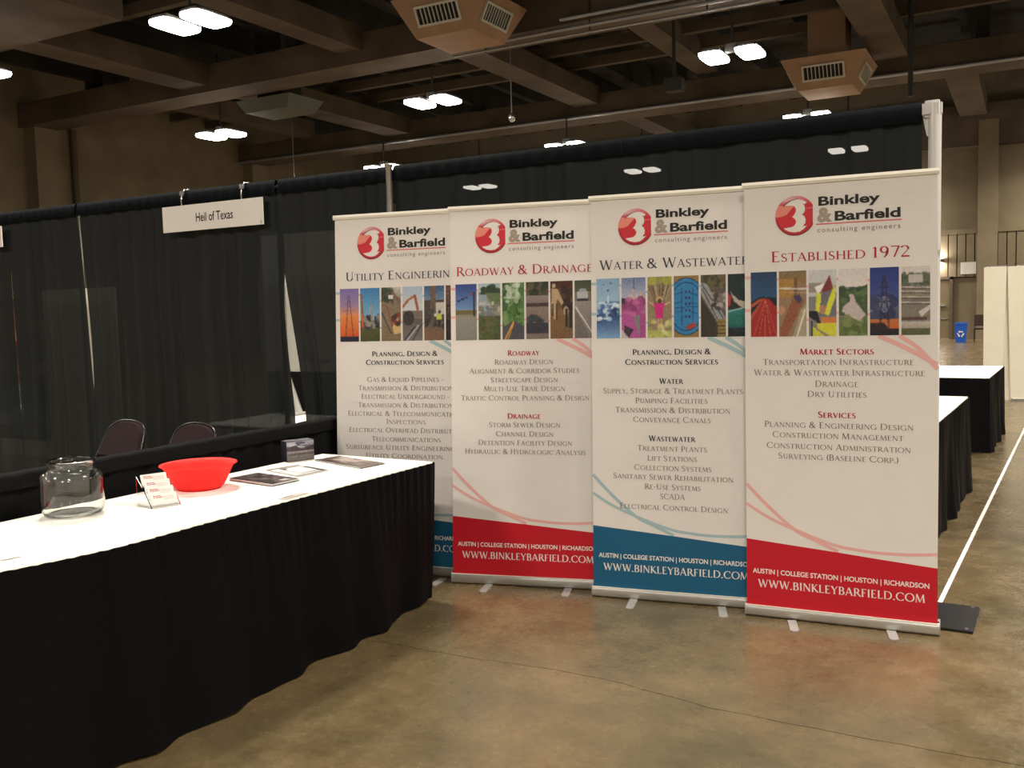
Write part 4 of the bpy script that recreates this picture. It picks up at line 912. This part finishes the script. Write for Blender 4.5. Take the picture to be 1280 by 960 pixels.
B4 = [('Market Sectors', .329, -.005, 1.278, 1), ('Transportation Infrastructure', .670, -.007, 1.229, 0), ('Water & Wastewater Infrastructure', .759, -.006, 1.179, 0), ('Drainage', .191, -.005, 1.127, 0), ('Dry Utilities', .263, -.004, 1.078, 0),
      ('Services', .168, -.004, .981, 1), ('Planning & Engineering Design', .662, -.005, .931, 0), ('Construction Management', .583, -.007, .882, 0), ('Construction Administration', .641, -.006, .829, 0), ('Surveying (Baseline Corp.)', .534, -.004, .780, 0)]
B3 = [('Planning, Design &', .399, -.008, 1.278, 1), ('Construction Services', .476, -.010, 1.227, 1), ('Water', .124, -.009, 1.129, 1), ('Supply, Storage & Treatment Plants', .713, -.008, 1.078, 0), ('Pumping Facilities', .369, -.010, 1.029, 0), ('Transmission & Distribution', .587, -.008, .980, 0), ('Conveyance Canals', .397, -.009, .931, 0),
      ('Wastewater', .241, -.007, .834, 1), ('Treatment Plants', .355, -.008, .783, 0), ('Lift Stations', .254, -.007, .732, 0), ('Collection Systems', .396, -.006, .683, 0), ('Sanitary Sewer Rehabilitation', .613, -.007, .635, 0), ('Re-Use Systems', .287, -.006, .585, 0), ('SCADA', .127, -.005, .536, 0), ('Electrical Control Design', .553, -.004, .479, 0)]
B2 = [('Roadway', .178, -.009, 1.276, 1), ('Roadway Design', .328, -.009, 1.227, 0), ('Alignment & Corridor Studies', .621, -.010, 1.179, 0), ('Streetscape Design', .377, -.008, 1.129, 0), ('Multi-Use Trail Design', .458, -.008, 1.081, 0), ('Traffic Control Planning & Design', .723, -.008, 1.030, 0),
      ('Drainage', .185, -.009, .930, 1), ('Storm Sewer Design', .401, -.008, .882, 0), ('Channel Design', .325, -.007, .832, 0), ('Detention Facility Design', .529, -.007, .783, 0), ('Hydraulic & Hydrologic Analysis', .682, -.008, .734, 0)]
B1 = [('Planning, Design &', .414, .017, 1.277, 1), ('Construction Services', .494, .016, 1.228, 1), ('Gas & Liquid Pipelines -', .483, .017, 1.128, 0), ('Transmission & Distribution', .603, .019, 1.078, 0), ('Electrical Underground -', .558, .017, 1.029, 0), ('Transmission & Distribution', .604, .017, .979, 0), ('Electrical & Telecommunications', .735, .017, .929, 0),
      ('Inspections', .248, .023, .882, 0), ('Electrical Overhead Distribution', .725, .018, .832, 0), ('Telecommunications', .438, .022, .780, 0), ('Subsurface Utility Engineering &', .745, .006, .731, 0), ('Utility Coordination', .488, .009, .682, 0)]
banner((-2.768, -.440), R(10.51), R(.84), .070, 'roll-up banner headed Utility Engineering, half hidden behind its neighbour and the table', 'Utility Engineering', (-.356, .352), M_INKDK, B1,
       (ph_sunset, ph_excav1, ph_trench, ph_excav2, ph_crew, ph_cut), False, [((-2.492, -.455), (-2.478, -.576)), ((-2.93, -.535), (-2.90, -.66))])
banner((-1.9851, -.3737), R(14.18), R(.33), .107, 'red-footed roll-up banner headed Roadway & Drainage, second from the left', 'Roadway & Drainage', (-.390, .372), M_INKRED, B2,
       (ph_pole, ph_creek, ph_road, ph_dam, ph_statue, ph_truck), True, [((-2.191, -.441), (-2.155, -.574)), ((-1.752, -.339), (-1.716, -.455))])
banner((-1.1567, -.3185), R(8.84), R(-.08), .097, 'teal-footed roll-up banner headed Water & Wastewater, second from the right', 'Water & Wastewater', (-.382, .385), M_INKDK, B3,
       (ph_splash, ph_pink, ph_girl, ph_cover, ph_weir, ph_drink), False, [((-1.362, -.364), (-1.33, -.507)), ((-.91, -.31), (-.862, -.445))])
banner((-.3464, -.3244), R(3.85), R(-.54), .097, 'nearest roll-up banner headed Established 1972, at the right end', 'Established 1972', (-.299, .311), M_INKRED, B4,
       (ph_traffic, ph_pipe, ph_survey, ph_marsh, ph_tower, ph_plant), True, [((-.551, -.373), (-.51, -.503)), ((-.121, -.295), (-.087, -.435))])

# ================================================================== HANGING SIGNS
t = thing('hanging_sign', 'white booth sign lettered Heil of Texas hung on the drape', 'sign', (-4.572, -.058, 2.233), R(0))
sx0, sx1, sz = -.485, .482, .092
MB().bbox(sx0, sx1, -.003, .003, -sz + .002, sz, .001).build('board', mat('sign board white', (.93, .90, .86), .5), t)
flat_mesh('lettering', fit_sans('Heil of Texas', -.150, .205, -.030, .060, bold=.012), lambda x, z: (x, -.0038, z), M_INKBK, t)
flat_mesh('booth_number', fit_sans('4', .452, .468, -.083, .022), lambda x, z: (x, -.0038, z), M_INKGR, t)
for x in (-4.86, -4.283):
    t = thing('sign_hook', 'shiny clip holding the Heil of Texas sign, %s one' % ('left' if x < -4.5 else 'right'), 'hook', (x, -.045, 2.40), 0, 'clips holding the hanging sign')
    MB().tube([(0, .02, -.085), (0, -.01, -.09), (0, -.014, -.05), (0, -.006, 0), (0, .02, .038), (0, .06, .044), (0, .09, .02)], .006, 8).build('wire', M_CHROME, t)
    MB().bbox(-.022, .022, -.012, .0, -.005, .028, .004).build('jaw', M_CHROME, t)
t = thing('hanging_sign', 'white sign cut off by the left edge of the photo', 'sign', (-7.43, -.058, 2.235))
MB().bbox(-.483, .483, -.003, .003, -.085, .085, .001).build('board', mat('sign board white', (.93, .90, .86), .5), t)

# ================================================================== BEHIND THE DRAPE (seen through the gaps)
t = thing('display_board', 'white board with red and black lettering glimpsed through the leaf-shaped gap', 'display board', (-4.75, 1.12, 0))
MB().bbox(-.5, .5, 0, .03, 1.06, 2.2, .004).build('panel', mat('pale board', (.70, .68, .60), .6), t)
MB().bbox(-.5, .5, 0, .03, .0, 1.06, .004).build('lower_panel', M_BLACKPLATE, t)
flat_mesh('lettering', fit_sans('ISD', -.085, .02, .0 + 1.185, .045) + [[(-.1, 1.150), (.2, 1.150), (.2, 1.158), (-.1, 1.158)]], lambda x, z: (x, -.002, z), M_INKGR, t)
flat_mesh('red_mark', fit_sans('2', -.055, -.01, 1.405, .06, bold=.03) + fit_sans('*', -.11, -.075, 1.40, .05, bold=.03), lambda x, z: (x, -.002, z), M_INKRED, t)
mb = MB(); vs = []
for j in range(11):
    a = j / 10; z = 1.12 - a * .36; xo = .02 * math.sin(a * 2.4)
    vs += [(-4.75 + .10 * a ** 1.6 - .055, .78 + xo, z), (-4.75 + .10 * a ** 1.6 + .03 + .02 * a, .78 + xo, z)]
vs += [(v[0], v[1] + .03, v[2]) for v in vs]
fs = [(2 * j, 2 * j + 2, 2 * j + 3, 2 * j + 1) for j in range(10)] + [(22 + 2 * j, 22 + 2 * j + 1, 22 + 2 * j + 3, 22 + 2 * j + 2) for j in range(10)] + [(2 * j, 22 + 2 * j, 24 + 2 * j, 2 * j + 2) for j in range(10)] + [(2 * j + 1, 2 * j + 3, 25 + 2 * j, 23 + 2 * j) for j in range(10)]
t = thing('leaflet_stand', 'curved pale grey leaflet stand behind the drape above the hidden white table', 'stand', (0, 0, 0))
MB().add(vs, fs, True).build('curved_panel', mat('pale grey plastic', (.42, .41, .38), .5), t)
o = MB().bbox(-4.76, -4.60, .74, .86, .745, .765, .004).build('foot_plate', mat('pale grey plastic', (.42, .41, .38), .5), t)
t = thing('white_panel', 'white panel behind the narrow gap left of the hanging sign', 'panel', (-7.9, 1.3, 0))
MB().bbox(-.55, .55, 0, .03, 0, 1.85, .004).build('board', M_PANEL, t)
t = thing('poster_stand', 'colourful poster glimpsed through the gap at the left edge', 'poster', (-9.6, 1.8, 0))
cv = Canvas(12, 40, (150, 120, 90)).grad(0, (80, 60, 44), .35, (150, 50, 40)).grad(.35, (50, 60, 110), .6, (150, 90, 40)).grad(.6, (50, 70, 90), 1, (100, 100, 96)); cv.noise(60, cell=3)
MB().bbox(-.5, .5, 0, .02, 0, 1.8, .004).build('board', M_PANEL, t); cv.mesh('print', -.5, .5, .2, 1.8, lambda x, z: (x, -.002, z), M_PRINT, t)

# ================================================================== CHAIRS BEHIND THE RAIL
def pad_chair(loc, rz, label):
    t = thing('padded_folding_chair', label, 'chair', (loc[0], loc[1], 0), rz, 'burgundy chairs behind the table')
    # backrest: rounded-top pad leaning back
    lean = R(24)
    def bp(x, z, d): return (x, .20 + (z - .45) * math.tan(lean) + d, z)
    out = []
    wb_, wt_, zb, zt = .235, .165, .560, .812
    n = 14
    for i in range(n + 1):
        a = PI * i / n; ca, sa = math.cos(a), math.sin(a); out.append(((wb_ - .03) * math.copysign(abs(ca) ** .85, ca), zt - .11 + .11 * sa ** .85))
    out = [(wb_, zb)] + [(wb_ - .018, zb + .07)] + out + [(-wb_ + .018, zb + .07)] + [(-wb_, zb)]
    mb = MB(); m = len(out); cx = [(x * .90, zb + .02 + (z - zb) * .90) for x, z in out]
    vs = [bp(x, z, 0) for x, z in out] + [bp(x, z, -.022) for x, z in cx] + [bp(x, z, .02) for x, z in out]
    fs = [(k, (k + 1) % m, m + (k + 1) % m, m + k) for k in range(m)] + [tuple(range(m, 2 * m))] + [(k, 2 * m + k, 2 * m + (k + 1) % m, (k + 1) % m) for k in range(m)] + [tuple(reversed(range(2 * m, 3 * m)))]
    mb.add(vs, fs); bk = mb.build('backrest', M_BURG, t)
    path = [bp(x * 1.035, z + .004, 0) for x, z in out]; path = [bp(wb_ * 1.06, .30, 0)] + path + [bp(-wb_ * 1.06, .30, 0)]
    MB().tube(path, .0095, 8).build('back_frame', M_FRAME, t)
    MB().bbox(-.21, .21, -.20, .21, .43, .47, .015).build('seat', M_BURG, t)
    for s in (-1, 1):
        MB().tube([(s * .218, .12, .52), (s * .218, -.02, .28), (s * .222, -.24, .0)], .010, 8).build('leg', M_FRAME, t)
        MB().tube([(s * .205, bp(0, .30, 0)[1], .30), (s * .205, .08, .42), (s * .205, .27, .0)], .010, 8).build('leg', M_FRAME, t)
    return t
c1 = pad_chair((-5.18, -.72), R(-3), 'burgundy padded folding chair behind the rail, left of the two')
c2_ = copy_tree(c1); c2_.location = (-4.52, -.70, 0); c2_.rotation_euler = (0, 0, R(-3)); c2_['label'] = 'burgundy padded folding chair behind the rail, right of the two'
mb = MB().tube([(-.285, .215, .548), (-.24, .205, .552), (.24, .205, .552), (.26, .215, .552)], .010, 8); mb.build('back_crossbar', mat('grey steel', (.22, .22, .22), .35, metal=.5), c1)

# ================================================================== THINGS ON THE TABLE
ZT = .7445
# glass jar
t = thing('glass_jar', 'large empty clear glass jar with a wide mouth on the white table', 'jar', (-2.968, -2.412, ZT))
t.scale = (1.0, 1.0, 1.05)
ro = .120
outer = [(.001, 0.0), (.088, 0.0), (.107, .005), (.116, .020), (ro, .044), (ro, .138), (.115, .158), (.100, .170), (.087, .175), (.0855, .191), (.089, .197), (.0915, .204), (.0905, .210), (.086, .213)]
inner = [(.083, .212), (.0825, .191), (.084, .173), (.098, .167), (.1125, .155), (.1172, .137), (.1172, .046), (.113, .023), (.104, .009), (.060, .006), (.001, .005)]
MB().lathe(outer + inner, 64).build('jar_body', M_GLASS, t)
# red plastic bowl
t = thing('plastic_bowl', 'bright red plastic bowl with flared rim on the white table', 'bowl', (-2.915, -1.80, ZT), R(20))
n = 96; prof = [(.001, .006), (.095, .006), (.108, .010), (.120, .030), (.136, .062), (.150, .092), (.158, .104), (.172, .112)]
prof = prof + [(.171, .1155), (.155, .108), (.146, .094), (.132, .064), (.116, .034), (.104, .0145), (.09, .0105), (.001, .0105)]
vs = []; fs = []
for (r, z) in prof:
    for k in range(n):
        a = 2 * PI * k / n; r_ = r
        vs.append((r_ * math.cos(a), r_ * math.sin(a), z))
for i in range(len(prof) - 1):
    for k in range(n): fs.append((i * n + k, i * n + (k + 1) % n, (i + 1) * n + (k + 1) % n, (i + 1) * n + k))
MB().add(vs, fs, True).build('bowl_shell', M_RED, t)
MB().lathe([(.088, .0), (.096, .0), (.096, .008), (.088, .008)], 48, close=True).build('foot_ring', M_RED, t)
# tiered card holder
YC = R(26)
t = thing('card_holder', 'four-tier clear holder full of white business cards between jar and bowl', 'card holder', (-2.765, -2.145, ZT), R(70))
t.scale = (1.2, 1.0, 1.0)
# local -y is the front, tiers rise to the back
ac = MB(); 
for s in (-1, 1): ac.add([(s * .049, -.055, 0), (s * .049, .11, 0), (s * .049, .11, .115), (s * .049, .02, .06), (s * .052, -.055, 0), (s * .052, .11, 0), (s * .052, .11, .115), (s * .052, .02, .06)], [(0, 1, 2, 3), (7, 6, 5, 4), (0, 3, 7, 4), (1, 5, 6, 2), (2, 6, 7, 3), (0, 4, 5, 1)])
ac.box(-.049, .049, -.055, -.052, 0, .022); ac.build('clear_stand', M_ACRYL, t)
for k in range(4):
    M = Matrix.Translation((0, -.042 + k * .034, .006 + k * .0235)) @ Matrix.Rotation(R(-27), 4, 'X')
    st_ = MB()
    for q_ in range(3): st_.box(-.045 + .0006 * q_, .045 + .0006 * q_, -.004 + .0035 * q_, -.001 + .0035 * q_, 0, .052 - .0004 * q_, M)
    cs = st_.build('card_stack', M_CARD, t)
    flat_mesh('card_print', [[(x, z) for x, z in q] for q in fit_sans('Binkley', -.036, -.008, .040, .0045, bold=.03) + fit_sans('& Barfield', -.036, -.004, .033, .0045, bold=.03)], lambda x, z, M=M: tuple(M @ Vector((x, -.0046, z))), M_INKRED, cs)
    flat_mesh('card_lines', [[(-.002 + .0, z), (.036, z), (.036, z + .0012), (-.002, z + .0012)] for z in (.036, .030, .024)], lambda x, z, M=M: tuple(M @ Vector((x, -.0046, z))), M_INKTAN, cs)
# box with photo print
t = thing('printed_box', 'dark box with a landscape photo front standing at the table back edge', 'box', (-3.005, -1.01, ZT), R(64))
cv = Canvas(44, 40, (90, 84, 86)); cv.grad(0, (150, 152, 168), .25, (110, 112, 132)).blobs(10, 0, .1, 1, .35, .15, [(60, 56, 76), (170, 172, 184)], .4).poly([(0, .3), (.3, .2), (.55, .4), (.8, .3), (1, .25), (1, .55), (0, .5)], (56, 44, 50)).grad(.5, (150, 146, 150), .62, (96, 80, 82)).grad(.62, (84, 70, 66), .7, (60, 52, 50)).grad(.7, (104, 98, 92), 1, (80, 76, 72)).noise(14, cell=2)
bw, bd, bh = .078, .04, .108
MB().bbox(-bw, bw, -.0, 2 * bd, 0, bh, .002).build('carton', mat('dark carton', (.022, .02, .03), .4), t)
cv.mesh('front_print', -bw + .001, bw - .001, .001, bh - .001, lambda x, z: (x, -.0012, z), M_PRINTG, t)
cv2 = Canvas(30, 16, (110, 108, 112)); cv2.blobs(14, 0, 0, 1, 1, .14, [(36, 32, 36), (160, 158, 160), (90, 80, 80)], .5)
cv2.mesh('top_print', -bw + .001, bw - .001, .001, 2 * bd - .001, lambda x, z: (x, z, bh + .0012), M_PRINTG, t)
# printed sheets lying flat
def sheet_thing(name, label, cat, quad, cv, thick, n=1, m=M_PRINTG, group=None):
    """quad: four (x, y) corners on the table, order: a b c d"""
    q = [Vector((p[0], p[1])) for p in quad]; cen = sum(q, Vector((0, 0))) / 4
    t = thing(name, label, cat, (cen.x, cen.y, ZT), 0, group)
    def f(u, v): 
        p = (q[0] * (1 - u) + q[1] * u) * (1 - v) + (q[3] * (1 - u) + q[2] * u) * v - cen; return p
    for k in range(n):
        a = [f(u, v) * (1 - .01 * k) for u, v in ((0, 0), (1, 0), (1, 1), (0, 1))]; sgn = (a[1] - a[0]).cross(a[2] - a[1])
        if sgn < 0: a = a[::-1]
        z0, z1 = thick * k / n + .0002, thick * (k + 1) / n
        off = Vector((RNG.rand() - .5, RNG.rand() - .5)) * (.006 if n > 1 else 0)
        vs = [(p.x + off.x, p.y + off.y, z0) for p in a] + [(p.x + off.x, p.y + off.y, z1) for p in a]
        MB().add(vs, [(3, 2, 1, 0), (4, 5, 6, 7)] + [(i, (i + 1) % 4, 4 + (i + 1) % 4, 4 + i) for i in range(4)]).build('sheet', M_CARD if k or n == 1 else mat('dark carton', (.022, .02, .03), .4), t)
    if cv: 
        flip = (q[1] - q[0]).cross(q[2] - q[1]) > 0
        cv.mesh('print', 0, 1, 0, 1, (lambda x, z: (*f(x, 1 - z), thick + .0008)), m, t)
        if flip:
            me = t.children[-1].data; me.flip_normals()
    return t
cv = Canvas(40, 26, (70, 58, 56)); cv.grad(0, (88, 80, 84), .35, (60, 48, 48)).blobs(40, 0, 0, 1, 1, .12, [(48, 36, 36), (110, 96, 96), (34, 28, 34), (130, 118, 116)], .5).rect(.55, .8, .8, .92, (210, 206, 200)).noise(16, cell=2)
sheet_thing('brochure_stack', 'stack of dark printed brochures beside the red bowl', 'brochure', [(-2.935, -1.60), (-2.914, -1.430), (-2.600, -1.480), (-2.620, -1.645)], cv, .010, 5)
cv = Canvas(48, 30, (214, 210, 204)); cv.rect(0.02, .04, .98, .96, (96, 92, 98)).rect(.05, .09, .95, .91, (238, 236, 228)).rect(.28, .14, .9, .84, (120, 116, 120)).rect(.32, .19, .86, .78, (242, 240, 232)).rect(.86, .3, .98, .9, (60, 62, 74)).rect(.3, .12, .42, .3, (84, 84, 92)).noise(6)
sheet_thing('leaflet', 'white leaflet with dark outlined frame between brochures and box', 'leaflet', [(-2.968, -1.322), (-2.926, -1.125), (-2.646, -1.204), (-2.668, -1.404)], cv, .002)
cv = Canvas(48, 30, (120, 106, 100)); cv.grad(0, (60, 48, 48), .3, (130, 118, 112)).poly([(0, .2), (.3, .05), (.5, .5), (.3, .9), (0, .8)], (74, 62, 60)).poly([(.3, .2), (1, .1), (1, .7), (.5, .6)], (158, 146, 138)).blobs(30, 0, 0, 1, 1, .10, [(70, 56, 54), (170, 160, 152), (110, 90, 84)], .5, .7).grad(.84, (90, 70, 66), 1, (110, 96, 90)).noise(12, cell=2)
sheet_thing('photo_brochure', 'spread photo brochures at the far end of the table near the banner', 'brochure', [(-2.929, -.989), (-2.889, -.831), (-2.496, -.944), (-2.527, -1.111)], cv, .006, 3)
sheet_thing('paper_slip', 'small white paper slip at the lower left edge of the photo', 'paper', [(-2.62, -3.06), (-2.545, -3.03), (-2.520, -2.935), (-2.60, -2.90)], None, .0025)
cv = Canvas(20, 10, (222, 214, 204)); cv.rect(.05, .2, .9, .8, (200, 190, 180)).rect(.1, .3, .5, .6, (120, 116, 110))
sheet_thing('paper_slip', 'faint paper label at the front edge of the table below the leaflet', 'paper', [(-2.385, -1.86), (-2.385, -1.70), (-2.345, -1.70), (-2.345, -1.86)], cv, .0015)

# ================================================================== FLOOR TAPE AND RIGHT-HAND PANELS
o = MB().box(-.011, .011, 0, 18.0, .0003, .0022).build('floor_tape', M_TAPE); o.location = (.048, .22, 0); o.rotation_euler = (0, 0, -math.atan2(.272, 5.6)); tag(o, 'long white tape line on the floor running back past the tables', 'tape')
for i, (a, b, ab, bb) in enumerate(((-.17, .130, -.16, .090), (.140, 1.35, .205, 1.35)  )):
    t = thing('booth_panel', ['narrow cream booth panel behind the far right table', 'cream booth panel at the right edge, right of the thin V gap', 'cream booth panel beyond the right edge of the photo'][i], 'panel', (0, 10.8, 0), 0, 'cream booth panels')
    vs = [(ab, 0, .03), (bb, 0, .03), (b, 0, 1.975), (a, 0, 1.975)]; vs += [(x, .03, z) for x, y, z in vs]
    MB().add(vs, [(0, 1, 2, 3), (7, 6, 5, 4), (0, 4, 5, 1), (1, 5, 6, 2), (2, 6, 7, 3), (3, 7, 4, 0)]).build('board', M_PANEL, t)
    MB().tube([((a + b) / 2 - .4 * (b - a), .015, 1.985), (b, .015, 1.985)], .012, 8).build('top_rail', M_CHROME, t)
    MB().box(ab + .02, bb - .02, -.02, .05, 0, .03).build('plinth', M_CHROME, t)
MB().box(.02, .26, .034, .05, 0, 1.96).build('seam_backing', M_PANEL, t)
